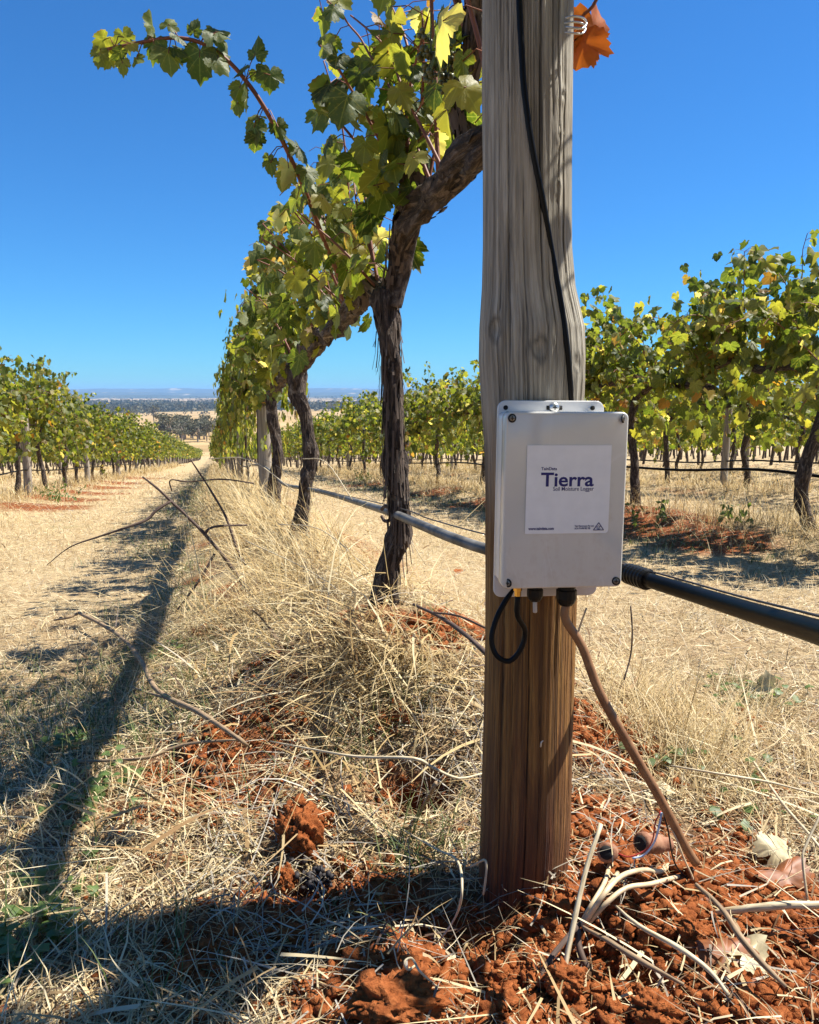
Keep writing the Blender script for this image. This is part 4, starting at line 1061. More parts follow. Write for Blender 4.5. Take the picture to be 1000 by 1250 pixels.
# vine two
Yv = 3.65
b2 = Vector((PW(366,660,Yv).x, Yv, gz(PW(366,660,Yv).x, Yv)-.02))
tr2 = [b2, PW(368,632,Yv), PW(371,600,Yv), PW(379,560,Yv), PW(376,530,Yv), PW(372,505,Yv), PW(363,480,Yv), PW(363,455,Yv), PW(368,440,Yv)]
tw2 = [.045,.036,.030,.032,.030,.030,.034,.036,.034]
a2R = [PW(366,445,Yv), PW(380,425,3.4), PW(396,408,3.1), PW(410,398,2.8), PW(420,388,2.5)]
a2L = [PW(364,447,Yv), PW(352,452,3.9), PW(345,462,4.3), PW(336,470,4.7)]
arms2 = [(a2R,[.036,.034,.036,.032,.028]),(a2L,[.034,.030,.028,.026])]
ca2 = arm_canes(arms2, 26, 61, 1.0, .35, .85, -.40, sm=(.038,.072))
place_near_vine('second grapevine along the near row, twisted trunk behind the grey pipe', tuple(b2), tr2, tw2, arms2, ca2, True, 280, 52, 160)
# vine three
Yv = 5.4
b3 = Vector((PW(334,625,Yv).x, Yv, gz(PW(334,625,Yv).x, Yv)-.02))
tr3 = [b3, PW(335,600,Yv), PW(339,560,Yv), PW(336,530,Yv), PW(331,500,Yv), PW(332,478,Yv)]
a3R = [PW(332,480,Yv), PW(338,472,5.0), PW(345,462,4.6)]
a3L = [PW(332,480,Yv), PW(324,486,6.0), PW(319,492,6.5)]
arms3 = [(a3R,[.034,.032,.03]),(a3L,[.034,.03,.028])]
place_near_vine('third grapevine along the near row, dark trunk right of a slim post', tuple(b3), tr3, [.042,.034,.032,.032,.034,.034], arms3, arm_canes(arms3, 24, 71, 1.0, .35, .9, -.30, sm=(.042,.078)), True, 280, 53, 40)

# generic vines ------------------------------------------------------------------------
def generic(seed, lod, n_canes, extra, hang=.40, width=.25, top=1.16, cord_h=.98, nleaf=None):
    """local frame: x across the row, y along it, z up; returns trunk MB, canes MB, leaves"""
    r_ = np.random.default_rng(seed); mb = MB()
    if lod > 0 and hang == .40: hang = .46
    j = lambda s: r_.normal(0, s)
    base = [(j(.02), j(.02), -.05), (j(.03), j(.03), .2), (j(.04), j(.05), .45), (j(.04), j(.05), .7), (0, 0, cord_h-.06)]
    sd = 14 if lod == 0 else 8 if lod == 1 else 5
    mb.tube(base, [.042,.036,.032,.034,.036], sd, lump=.25, seed=seed, step=.03 if lod == 0 else .12)
    cords = []
    for s in (-1, 1):
        cp_ = [(0,0,cord_h-.06)] + [(j(.025), s*y_, cord_h+j(.03)+.02) for y_ in (.22,.45,.68,.92)]
        mb.tube(cp_, [.032,.029,.027,.025,.02], sd, lump=.35, seed=seed+3, step=.03 if lod == 0 else .12); cords.append(np.array(cp_))
    mc = MB(); leaves = []
    for k in range(n_canes):
        cp_ = cords[r_.integers(2)]; i = r_.integers(0, 4); f = r_.random(); s0 = cp_[i]*(1-f)+cp_[i+1]*f
        d = np.array([r_.normal(0,.45), r_.normal(0,.25), 1.0])
        if r_.random() < .18: d[2] = .1; d[0] *= 2
        P = cane(s0, d, r_.uniform(.4, top), r_, .75)
        if lod < 2: mc.tube(P, np.linspace(.0042,.002,len(P)), 5 if lod == 0 else 3, cap=False, smooth=False)
        lv = cane_leaves(P, r_, .045, .090); leaves += [l[:5] for l in lv]
        if lod == 0: petioles(mc, lv)
    base_lv = [l[0] for l in leaves]
    for k in range(extra):
        if r_.random() < .45:
            p = np.array([r_.normal(0, width), r_.uniform(-.95,.95), cord_h + r_.uniform(-hang, .25 if lod > 1 else .68)])
        else: p = base_lv[r_.integers(len(base_lv))] + r_.normal(0,.055,3)
        leaves.append((p, r_.normal(0,.5,3)+np.array([0,0,-.9]), r_.normal(0,.6,3)+np.array([0,0,.5]), r_.uniform(.045,.088), r_.random()))
    return mb, mc, leaves
VARS = {}
def variant(lod, i):
    key = (lod, i)
    if key not in VARS:
        a_ = {1: (34, 400), 2: (26, 230), 3: (20, 80)}[lod]
        mb, mc, lv = generic(200+10*lod+i, lod, *a_)
        r_ = np.random.default_rng(i)
        if lod == 3:
            lv = lv[::2]; lv = [(p, t_, n_, s*1.55, v) for p, t_, n_, s, v in lv]
        if lod == 2: lv = [(p, t_, n_, s*1.12, v) for p, t_, n_, s, v in lv]
        ml = MB(); add_leaves(ml, lv, 1 if lod == 1 else 2, r_)
        VARS[key] = (mb.mesh('trunk', M_BARK), mc.mesh('canes', M_CANE) if mc.n else None, ml.mesh('leaves', M_LEAF))
    return VARS[key]
def put_vine(k, r, lod, label, group, seed):
    rr = random.Random(seed); x_, y_ = rowpt(k, r, rr.gauss(0,.03)); z_ = gz(x_, y_)
    t = thing('grapevine', label, 'grapevine', (x_, y_, z_), A + (math.pi if rr.random() < .5 else 0), group)
    t.scale = ((.42 if r < 30 else .6) if k == 0 else 1, 1.13 if k == 1 else 1, rr.uniform(.94, 1.06))
    if lod == 0:
        mb, mc, lv = generic(seed, 0, 44, 680, top=1.0)
        r_ = np.random.default_rng(seed)
        link('trunk', mb.mesh('trunk', M_BARK), t); link('canes', mc.mesh('canes', M_CANE), t, kind='stuff')
        # the leaves facing the camera side become separate parts
        ct = Matrix.Rotation(t.rotation_euler.z, 3, 'Z')
        lv.sort(key=lambda l: (ct @ Vector(l[0])).x*CA + (ct @ Vector(l[0])).y*SA if k > 0 else -(ct @ Vector(l[0])).x)
        leaf_objs(lv[:295], t, (0,0,0), r_)
        if len(lv) > 295:
            ml = MB(); add_leaves(ml, lv[295:], 1, r_); link('leaves', ml.mesh('leaves', M_LEAF), t, kind='stuff')
    else:
        tr, cn, lf = variant(lod, rr.randrange(5 if lod < 3 else 4))
        link('trunk', tr, t)
        if cn: link('canes', cn, t, kind='stuff')
        link('leaves', lf, t, kind='stuff')
    return t
SP_V = 1.8
near_lab = {(1,3.6):'grapevine at the right hand edge, thick trunk under a bent cordon', (1,5.4):'grapevine of the right row with its cordon above the red scraped soil', (1,7.2):'grapevine of the right row just beside the right edge of the logger box',
            (1,1.8):'grapevine of the right row just outside the right edge of the picture'}
count = 0
seedc = 1000
def far_label(k, r):
    if k == 0: return 'distant grapevine far along the near row, one of a line' if r > 20 else None
    side = {1:'in the first row beyond the right track', 2:'in the second row beyond the right track', 3:'in the third row to the right', 4:'in the fourth row to the right', -1:'in the first row left of the track', -2:'in the second row to the left', -3:'in the third row to the left'}[k]
    return 'leafy grapevine '+side
ORD = {7.2:'fourth', 9.0:'fifth', 10.8:'sixth', 12.6:'seventh', 14.4:'eighth', 16.2:'ninth', 18.0:'tenth'}
far_pts = []
NTH = 'first second third fourth fifth sixth seventh eighth ninth tenth eleventh twelfth thirteenth fourteenth'.split()
for k, rs, re in [(0,7.2,66),(1,4.09,84),(-1,6.6,130),(2,5.2,60),(-2,11,60),(3,8,45),(4,10,34),(-3,16,50)]:
    r = rs; i = 0
    while r < re:
        seedc += 1; d = r
        if k == 1 and r < 9.5: lod = 0
        elif d < 16: lod = 1
        elif d < 42: lod = 2
        else: lod = 3
        if count < 290:
            if k == 0:
                rr_v = round(r, 1); lab = (ORD[rr_v]+' grapevine along the near row, counted from the logger post') if rr_v in ORD else 'distant grapevine far along the near row, one of a line'
            elif k == 1 and lod == 0:
                lab = ['grapevine at the right hand edge, behind the red scraped soil', 'grapevine of the right row just beside the right edge of the logger box', 'grapevine of the right row half hidden behind the timber post'][i] if i < 3 else far_label(k, r)
            elif k == -1 and i < 3:
                lab = ['bushy grapevine at the left edge, cut by the picture edge', 'second bushy grapevine from the left edge, behind the grey post', 'third bushy grapevine from the left edge, with two shoots against the sky'][i]
            elif i < 14 and k in (1,-1,2): lab = NTH[i]+' grapevine from the near end of the '+{1:'first row beyond the right track',-1:'first row left of the track',2:'second row beyond the right track'}[k]
            else: lab = far_label(k, r)
            put_vine(k, r, lod, lab, 'grapevines '+{0:'of the near row',1:'of the first right row',2:'of the second right row',3:'of the third right row',4:'of the fourth right row',-1:'of the first left row',-2:'of the second left row',-3:'of the third left row'}[k], seedc); count += 1
        else: far_pts.append((k, r))
        r += 2.05 if k == 1 else SP_V; i += 1
for k in range(-9, 14):
    r0 = {0:66,1:84,-1:130,2:60,-2:60,3:45,-3:50,4:34}.get(k, 12 if k > 0 else 22)
    for r in np.arange(r0, 175 if abs(k) < 7 else 90, 3.6): far_pts.append((k, r))
mb = MB(); mtk = MB(); r_ = np.random.default_rng(9)
for k, r in far_pts:
    x_, y_ = rowpt(k, r); z_ = gz(x_, y_); n = 70 if r > 60 else 150
    px_, py_, dep = project((x_, y_, z_+1))
    if not (-300 < px_ < 1300): continue
    for o_ in (-.9, .9):
        tx, ty = rowpt(k, r+o_, r_.normal(0,.04)); j_ = r_.normal(0,.07,2); mtk.tube([(tx,ty,z_-.15),(tx+j_[0],ty+j_[1],z_+.5),(tx,ty,z_+.95)], .05, 4, smooth=False, cap=False)
    P = np.column_stack([r_.normal(0,.28,n), r_.uniform(-1.7,1.7,n), r_.uniform(.65,1.85,n)])
    for p in P:
        s = r_.uniform(.13,.24) if r > 60 else r_.uniform(.09,.17); a_ = r_.uniform(0,6.28); tilt = r_.uniform(-.9,.9)
        u = np.array([math.cos(a_), math.sin(a_), 0])*s; w = np.array([-math.sin(a_)*math.sin(tilt), math.cos(a_)*math.sin(tilt), math.cos(tilt)])*s
        c_ = np.array([CA*p[0]-SA*p[1]+x_, SA*p[0]+CA*p[1]+y_, z_+p[2]])
        mb.add([c_-u*.5-w*.4, c_+u*.5-w*.5, c_+u*.4+w*.5, c_-u*.5+w*.4], [(0,1,2,3)], None, np.tile([[.4,.3]],(4,1)), r_.random())
link('distant_vines', mb.mesh('distant_vines', M_LEAF, False), None, 'far ends of the vine rows running down the slope', 'vines', None, 'stuff')
link('distant_vine_trunks', mtk.mesh('distant_vine_trunks', M_BARK), None, 'thin dark trunks below the farther vine rows', 'vines', None, 'stuff')
# the unseen vine beside the camera: its canopy and added canes shade the track foot
r_ = np.random.default_rng(88)
x_, y_ = rowpt(0, -.35, .05)
t0 = thing('grapevine', 'unseen grapevine beyond the top edge, with shoots added to shade the foot of the track', 'grapevine', (x_, y_, gz(x_, y_)), A, 'grapevines of the near row')
mb, mc, lv = generic(905, 1, 48, 420, hang=.04, width=.42, top=1.1, cord_h=.90)
Rz = np.array(Matrix.Rotation(A, 3, 'Z'))
def okl(l):
    w = Rz @ l[0] + np.array(t0.location)
    if shades_post(w): return False
    px_, py_, dep = project(w)
    mg = 150/max(dep, .05)
    return dep < -.12 or (dep > .05 and (py_ < -mg or px_ > 1000+mg or px_ < -mg))
RzT = Rz.T
for k_ in range(18):  # unseen leafy canes added along the sun direction to shade the lower left ground
    e_ = np.array([r_.uniform(-.62,-.14), r_.uniform(.70,.93), -.12]) + np.array(S)*r_.uniform(1.62,1.95)
    s_ = np.array([*rowpt(0, r_.uniform(.1,.5)), e_[2]-.25]); f_ = np.linspace(0,1,9)[:,None]
    P = (s_*(1-f_)+e_*f_ + np.array([0,0,.12])*np.sin(f_*3.14)) - np.array(t0.location); P = P @ Rz
    P = P[[dep_ < .03 or pp_ < -60 or qq_ > 1060 for qq_, pp_, dep_ in (project(Rz @ p_ + np.array(t0.location)) for p_ in P)]]
    if len(P) < 5: continue
    mb.tube(P, np.linspace(.004,.002,len(P)), 4, smooth=False); lv += [l[:5] for l in cane_leaves(P[3:], r_, .07, .11)]
ml = MB(); add_leaves(ml, [l for l in lv if okl(l)], 1, r_)
link('trunk', mb.mesh('trunk', M_BARK), t0); link('leaves', ml.mesh('leaves', M_LEAF), t0, kind='stuff')

# grapes hanging in vine one
def bunch(px, py, Y_, n, label, mat=M_GRAPE, rad=.0055, hgt=.07, nm='grape_bunch'):
    c_ = PW(px, py, Y_); t = MB()
    for i in range(n):
        f = random.random(); w = .022*(1-f*.75); p = np.array([random.gauss(0,w*.6), random.gauss(0,w*.6), -f*hgt]); t.add(IV1*rad*random.uniform(.7,1.1)+p, None, IF1)
    t.tube([(0,0,.03),(0,0,0),(0,0,-hgt)], .0012, 5)
    o = link(nm, t.mesh(nm, mat), None, label, 'grapes'); o.location = c_
bunch(526, 40, 1.34, 60, 'bunch of small green grapes hanging under the top leaves')
bunch(548, 62, 1.38, 60, 'larger bunch of green grapes hanging close to the post top')
bunch(403, 245, 2.0, 45, 'shaded grape bunch hanging among leaves over the long cane')

# orange leaf right of the post top
t = thing('autumn_leaf', 'curled orange autumn leaf hanging beside the right of the post top', 'leaf', PW(722,30,1.14))
r2 = np.random.default_rng(6)
for nm, (px, py, s, Tp, Nn) in {'blade': (722,18,.062,(.30,.1,-1),(.5,-1,.3)), 'lower_lobe': (714,40,.050,(-.25,-.1,-1),(-.6,-1,.1))}.items():
    V, Q, T, P = leaf_geo(0, np.random.default_rng(17 if nm == 'blade' else 23))
    V = V.copy(); V[:,2] -= .35*np.abs(V[:,0])
    W_ = (V*s) @ frame(np.array(Tp, float), np.array(Nn, float)).T + np.array(PW(px, py, 1.14)-t.location)
    link(nm, mesh_np(nm, W_, Q, M_ORANGE, P, None, True, T), t)
mb = MB(); mb.tube([Vector(p)-t.location for p in (PW(745,-60,1.12),PW(728,0,1.13),PW(712,18,1.14),PW(706,24,1.14))], .0022, 6); link('stalk', mb.mesh('stalk', M_CANE), t)

# posts of the rows --------------------------------------------------------------------
def row_post(k, r, h, rad, label, group):
    x_, y_ = rowpt(k, r, .02); mb = MB(); lean = random.gauss(0,.02)
    mb.tube([(0,0,-.1),(lean*.3,0,h*.4),(lean,0,h)], [rad*1.08,rad,rad*.94], 14, lump=.05, seed=int(r*7)%50, step=.15)
    o = link('row_post', mb.mesh('row_post', M_ROWPOST), None, label, 'post', group); o.location = (x_, y_, gz(x_, y_))
row_post(0, 6.75, 1.75, .052, 'slim grey post standing in the near row among the leaves', 'posts of the near row')
for r in (13.2, 19.6, 26, 32.4, 39): row_post(0, r, 1.75, .05, 'round timber post farther along the near row', 'posts of the near row')
lp = [hit(56, 600), ]
rL = rq(lp[0].x, lp[0].y)[0]
for i, r in enumerate([12.6+5.7*j for j in range(14)]):
    row_post(-1, r, 1.25, .055, 'grey post nearest the left edge, in front of the left row' if i == 0 else ('second grey post from the left in the left row' if i == 1 else 'grey timber post in a receding line along the left row'), 'posts of the left row')
row_post(1, 7.9, 1.95, .05, 'post top showing beside the knotted post, right of its edge', 'posts of the right rows')
for r in (14.5, 21, 27.5, 34, 41): row_post(1, r, 1.5, .05, 'grey timber post along the first right row', 'posts of the right rows')
for i, r in enumerate((9.3, 15.5, 21.7, 28)): row_post(2, r, 1.5, .045, 'slim brown post of the second right row, beyond the scraped red soil' if i == 0 else 'pale post farther along the second right row', 'posts of the right rows')
for r in (13, 19.5, 26): row_post(3, r, 1.5, .045, 'pale post standing in the third right row', 'posts of the right rows')
for r in (15, 21, 27, 33, 39): row_post(-2, r, 1.3, .05, 'pale post standing in the second left row', 'posts of the left rows')

# sticks, stalks -----------------------------------------------------------------------
def branchy(name, label, mat, segs, cat='branch'):
    t = thing(name, label, cat, segs[0][0][0]); first = True
    for pth, rad in segs:
        mb = MB(); mb.tube([Vector(p)-t.location for p in pth], rad, 8, lump=.2, seed=len(pth))
        link('stem' if first else 'side_twig', mb.mesh('stem' if first else 'side_twig', mat), t); first = False
Yb = 2.75
branchy('dead_branch', 'dark forked dead branch leaning out of the long grass over the track', M_TWIG, [
    (ppath([(314,732,Yb),(292,706,Yb),(272,678,Yb),(248,650,Yb),(226,628,Yb),(209,612,Yb),(192,596,Yb),(174,582,Yb)]), [.0068,.0066,.0062,.0058,.0052,.0048,.004,.003]),
    (ppath([(209,612,Yb),(192,622,Yb-.03),(180,634,Yb-.05),(160,642,Yb-.08),(118,656,Yb-.1),(85,668,Yb-.12),(57,690,Yb-.12)]), [.005,.0055,.005,.004,.003,.002,.0014]),
    (ppath([(250,652,Yb),(256,645,Yb),(270,642,Yb+.05),(302,641,Yb+.1)]), [.005,.004,.004,.003]),
    (ppath([(262,676,Yb),(252,694,Yb-.02),(238,716,Yb-.04),(214,748,Yb-.05)]), [.0045,.004,.004,.003]),
    (ppath([(300,690,Yb+.1),(290,672,Yb+.12),(276,632,Yb+.15),(258,600,Yb+.18),(240,572,Yb+.2),(232,560,Yb+.2)]), [.004,.004,.004,.0035,.003,.002]),
    (ppath([(310,590,Yb+.6),(270,585,Yb+.6),(230,588,Yb+.6),(208,586,Yb+.6),(210,600,Yb+.6)]), [.003]*5)])
branchy('dry_stick', 'long bent grey stick lying across the shaded track', M_GTWIG, [
    ([G(302,910,.03),G(286,898,.05),G(240,868,.05),G(205,852,.05),G(186,835,.06),G(172,806,.06),G(150,780,.05),G(124,762,.05),G(96,748,.05)], [.003,.004,.0055,.006,.006,.006,.0055,.0065,.006]),
    ([G(96,748,.05),G(84,754,.04),G(66,757,.02)], [.005,.004,.003]), ([G(205,852,.05),G(182,846,.05),G(160,838,.03)], [.004,.003,.002])])
branchy('dry_stick', 'thin pale stick lying level in the shadow left of the post', M_GTWIG, [([G(92,930,.03),G(140,928,.03),G(180,925,.03),G(206,915,.03),G(236,907,.03),G(290,903,.03)], [.002,.003,.003,.0035,.003,.002])])
branchy('dry_stick', 'brown stick sloping down to the left edge of the post', M_TWIG, [(ppath([(505,738,1.62),(535,752,1.5),(565,772,1.4),(596,800,1.3)]), [.003,.0035,.004,.004]), (ppath([(596,768,1.4),(560,752,1.45),(530,748,1.5)]), [.002]*3)])
branchy('dry_stick', 'short reddish stick leaning in the hollow left of the post', M_GTWIG, [([G(504,1006,.02),G(520,980,.05),G(532,956,.07)], [.003,.0035,.0035])])
def stalk(label, pth, rad, mat=M_STALK, nm='straw_stalk', lump=.1): strand(nm, label, mat, pth, rad, 'stalk', None, 7, lump)
stalk('thick yellow straw stalk bending across the hollow left of the post', [G(330,905,.03),G(400,918,.06),G(440,924,.07),G(505,926,.08),G(530,938,.08),G(560,950,.07),G(590,944,.05)], [.0012,.0018,.0024,.0026,.0024,.002,.0014])
stalk('tall pale straw stalk standing up in front of the cream leads', ppath([(676,1262,.80),(688,1190,.82),(702,1120,.85),(716,1060,.88),(734,1006,.91)]), [.0034,.0032,.003,.0028,.0026])
stalk('pale rope like stalk reaching in from the right edge of the soil', [PW(1060,1100,.90),PW(1000,1104,.90),PW(940,1106,.905),PW(890,1112,.92),PW(856,1116,.94)], [.0050,.0050,.0046,.004,.003], lump=.25)
stalk('long pale straw stalk crossing the dug soil below the cream leads', [G(752,1106,.03),G(780,1130,.05),G(830,1158,.05),G(866,1185,.04),G(890,1215,.03)], [.0014,.0024,.003,.0026,.002])
stalk('brown dry stem running down right from the muddy plug', [G(850,1080,.05),G(880,1108,.05),G(905,1145,.05),G(930,1175,.04),G(960,1205,.03)], [.0026,.003,.0038,.0034,.002], M_GTWIG)
stalk('brown flat dry stem sloping right below the cream leads', [G(712,1132,.04),G(745,1150,.05),G(780,1172,.05),G(835,1202,.03)], [.002,.003,.0034,.002], M_GTWIG)
stalk('brown dead stem curving down from the bundle to the bottom edge', ppath([(708,1128,.90),(690,1148,.87),(668,1178,.84),(655,1215,.82),(650,1262,.80)]), [.003,.0032,.0034,.0034,.0036], M_TWIG)
stalk('twisted dead stem dropping from the bundle to the bottom edge', ppath([(706,1134,.89),(708,1160,.87),(722,1190,.85),(742,1215,.83),(762,1262,.81)]), [.003,.0042,.004,.0032,.003], M_TWIG)
stalk('pale dead stem below the bundle, leaning left to the bottom edge', ppath([(722,1186,.85),(716,1215,.83),(706,1262,.81)]), [.003,.0032,.003], M_GTWIG)
stalk('white bent straw hooked on the left foot of the post', ppath([(574,1058,.985),(584,1053,.98),(592,1050,.975),(594,1060,.972),(592,1080,.972),(590,1092,.972)]), [.0012,.0014,.0016,.0016,.0016,.0014])
stalk('curled straw arching over the shadow left of the post foot', [G(470,1000,.03),G(530,1035,.06),G(558,1050,.08),G(564,1085,.09),G(556,1120,.06),G(528,1160,.03)], [.001,.0014,.0016,.0016,.0014,.001])
stalk('pale straw standing on the lit soil mound by the bottom edge', ppath([(378,1172,.88),(384,1200,.85),(392,1230,.83),(400,1262,.81)]), [.0022,.002,.0018,.0016])
stalk('pair of fine curled rootlets on the top of the soil mound', [G(508,1178,.03),G(498,1184,.03),G(494,1174,.04),G(503,1170,.045),G(512,1185,.04),G(528,1200,.02),G(534,1205,.01)], .0012)
stalk('long straw leaning against the right side of the box and post', ppath([(716,742,1.15),(706,772,1.14),(698,810,1.13),(700,850,1.12)]), .0014)
stalk('thin upright twig among the tufts right of the post', ppath([(770,740,1.5),(772,770,1.5),(770,800,1.5),(762,830,1.48)]), .0015, M_TWIG)
stalk('long pale straw lying diagonally at the right edge', [G(920,930,.04),G(955,980,.05),G(985,1015,.05),G(1005,1040,.04)], .002)
stalk('yellow straw running level across the tufts on the right', [G(820,935,.05),G(880,945,.06),G(940,955,.05),G(1005,972,.04)], [.0016,.002,.002,.0015])
stalk('bent pale straw standing by the right edge', ppath([(986,1100,.95),(980,1050,.97),(985,1030,.98),(1004,990,1.0)]), .0018)
for i, (a_, b_) in enumerate([((300,660),(520,820)),((340,640),(455,700)),((370,560),(430,610)),((255,560),(360,600)),((440,600),(520,690))]):
    p0 = PW(a_[0], a_[1], 2.3+.2*i); p1 = PW(b_[0], b_[1], 1.9+.25*i); mid = (p0+p1)/2+Vector((0,0,.05)); 
    stalk(['long bright straw crossing low in front of the gnarled trunk','bright straw leaning across the second vine base','short bright straw by the slim post','bright straw over the shaded track edge','straw leaning right behind the gnarled trunk'][i], [p0, mid, p1], .0016)

# fallen leaves, grapes, clods ----------------------------------------------------------
def fallen(px, py, s, mat, label, seed, tip, nn=(0,-.3,1), up=.012):
    h = hit(px, py); V, Q, T, P = leaf_geo(0, np.random.default_rng(seed)); V = V.copy(); V[:,2] += .25*np.abs(V[:,0])**1.3+.12*np.sin(V[:,1]*6+seed)
    W_ = (V*s) @ frame(np.array(tip, float), np.array(nn, float)).T
    o = link('fallen_leaf', mesh_np('fallen_leaf', W_, Q, mat, P, None, True, T), None, label, 'leaf', 'fallen vine leaves'); o.location = (h.x, h.y, h.z+up)
fallen(965,1085,.060,M_RUST,'rusty orange fallen leaf on the soil near the right edge',31,(-.4,.9,.1))
fallen(940,1060,.055,M_PALE,'crumpled pale cream leaf lying behind the rusty leaf',32,(.6,.4,.2),(.1,-.8,.8),.02)
fallen(880,1165,.058,M_RUST,'brown fallen leaf lying on soil below the rope like stalk',33,(.1,-.9,.1))
fallen(905,1180,.045,M_PALE,'pale curled leaf beside the brown fallen leaf',34,(.8,.5,.2))
fallen(812,925,.040,M_RUST,'small brown leaf lying among the tufts by the cable',35,(.5,.3,.0))
fallen(795,970,.042,M_PALE,'torn pale leaf lying beside the brown cable',36,(.7,-.3,.1))
fallen(250,775,.05,M_ORANGE,'orange fallen leaf on the red soil at the track edge',37,(-.8,.2,.1))
fallen(270,772,.04,M_RUST,'dark red fallen leaf next to the orange one at the track edge',39,(.8,.2,.1))
fallen(378,1116,.022,M_ORANGE,'small bright red fallen leaf beside the dried grapes',38,(-.9,-.4,.1))
fallen(562,700,.035,M_ORANGE,'orange leaf lying left of the post behind the stick',40,(-.5,.2,.3))
fallen(935,855,.05,M_PALE,'pale crumpled leaf standing in the dry grass on the right',41,(.1,.3,1),(0,-1,.2),.02)
bm_ = MB()
for i in range(46):
    p = np.array([random.gauss(0,.013), random.gauss(0,.010), abs(random.gauss(.008,.008))]); bm_.add(lumpy(IV1, random.random()*50, .75)*random.uniform(.003,.0058)+p, None, IF1)
h = hit(385,1085); o = link('dried_grapes', bm_.mesh('dried_grapes', M_RAISIN), None, 'shrivelled black bunch of grapes lying on the red soil', 'grapes'); o.location = (h.x, h.y, h.z+.006)
def clod(px, py, s, label, seed):
    h = hit(px, py); bm = bmesh.new(); bmesh.ops.create_icosphere(bm, subdivisions=5, radius=1)
    V = np.array([v.co[:] for v in bm.verts]); n = (fbm(V[:,0]*2.2+seed*5+V[:,2], V[:,1]*2.2+V[:,2]*1.4, seed, 4)-.5)*1.0 + (np.abs(fbm(V[:,0]*7+seed+V[:,2]*2, V[:,1]*7+V[:,2]*5, seed+3, 3)-.5)-.15)*.75 + (vnoise(V[:,0]*24+seed, V[:,1]*24+V[:,2]*19, seed+5)-.5)*.10
    V = V*(1+n)[:,None]*np.array(s)
    for v, c_ in zip(bm.verts, V): v.co = c_
    o = link('soil_clod', bm_mesh('soil_clod', bm, M_CLOD, True), None, label, 'clod', 'clods of red soil'); o.location = (h.x, h.y, h.z+s[2]*.35)
clod(368,1035,(.034,.030,.044),'tall lump of red soil standing in the straw left of the post',3)
clod(345,1085,(.018,.015,.026),'small upright clod below the tall lump of red soil',4)
clod(480,1232,(.052,.036,.022),'rounded red soil heap at the bottom edge, lit by the sun',5)
clod(800,1240,(.026,.022,.016),'red clod at the bottom edge under the straws',6)
clod(690,1200,(.024,.02,.016),'red clod beside the brown dead stems',8)
clod(850,1145,(.02,.02,.013),'red clod between the rope like stalk and the brown stem',9)
clod(360,1145,(.02,.016,.010),'flat red clod at the edge of the post shadow',10)

# weeds ----------------------------------------------------------------------------------
def weed(x_, y_, hgt, n, label, s, group=None):
    t = thing('weed', label, 'weed', (x_, y_, gz(x_, y_)), 0, group); r_ = np.random.default_rng(int(abs(x_)*1000)%999)
    ms = MB(); ml = MB()
    for i in range(n):
        P = cane((r_.normal(0,s),r_.normal(0,s),0), np.array([r_.normal(0,.45), r_.normal(0,.45), 1]), hgt*r_.uniform(.5,1.1), r_, .2); ms.tube(P, .0025, 4, smooth=False, cap=False)
        for (J, Tp, Nn, sz, v, nd) in cane_leaves(P, r_, .03, .055, 1, .02):
            V, Q, T, PP = LG2[r_.integers(len(LG2))]; ml.add((V*sz*np.array([.5,1,1])) @ frame(Tp, Nn).T + J, None, T, PP, v)
    link('stems', ms.mesh('stems', M_GLEAF), t, kind='stuff'); link('leaves', ml.mesh('leaves', M_GLEAF), t, kind='stuff')
h = hit(74, 612); weed(h.x, h.y, .36, 14, 'light green leafy weed growing before the left row posts', .10)
for px, py, hg, n_, lb in [(445,588,.30,12,'green bushy weed growing at the foot of the right row behind the trunk'),(905,640,.16,8,'small green weed on the scraped soil right of the box'),(790,640,.16,8,'green weed clump just right of the logger box foot of row')]:
    h = hit(px, py); weed(h.x, h.y, hg, n_, lb, .08)
def clover(px, py, n, label):
    h = hit(px, py); ml = MB(); r_ = np.random.default_rng(px)
    for i in range(n):
        x_, y_ = h.x+r_.normal(0,.035), h.y+r_.normal(0,.05); z_ = gz(x_, y_)+r_.uniform(.012,.035)
        V, Q, T, PP = LG2[r_.integers(len(LG2))]; a_ = r_.uniform(0,6.28)
        ml.add((V*r_.uniform(.010,.020)) @ frame(np.array([math.cos(a_),math.sin(a_),.1]), np.array([r_.normal(0,.3),r_.normal(0,.3),1])).T + np.array([x_-h.x,y_-h.y,z_-h.z]), None, T, PP, r_.random())
        ml.tube([(x_-h.x,y_-h.y,gz(x_,y_)-h.z-.003),(x_-h.x,y_-h.y,z_-h.z)], .0007, 3, smooth=False, cap=False)
    o = link('clover_patch', ml.mesh('clover_patch', M_GLEAF), None, label, 'weed', 'small green ground weeds', 'stuff'); o.location = h
for px, py, n, lb in [(835,940,14,'tiny green weeds sprouting beside the brown cable'),(900,930,8,'tiny green weeds in the tufts right of the cable'),(930,1000,8,'tiny green weeds by the pale crumpled leaf'),(890,850,16,'green weeds in the dry grass under the black pipe'),(950,850,14,'green weeds near the right edge under the black pipe'),
                      (60,1110,34,'broad patch of dark green weeds at the bottom left corner'),(100,1000,26,'dark green weeds in the shadow on the track'),(140,960,22,'green weeds along the edge of the shaded track'),(90,910,30,'green weeds in the shade near the level pale stick'),(205,800,24,'green weeds beside the bent grey stick'),(30,1160,50,'dark green weeds at the very corner of the picture')]:
    clover(px, py, n, lb)

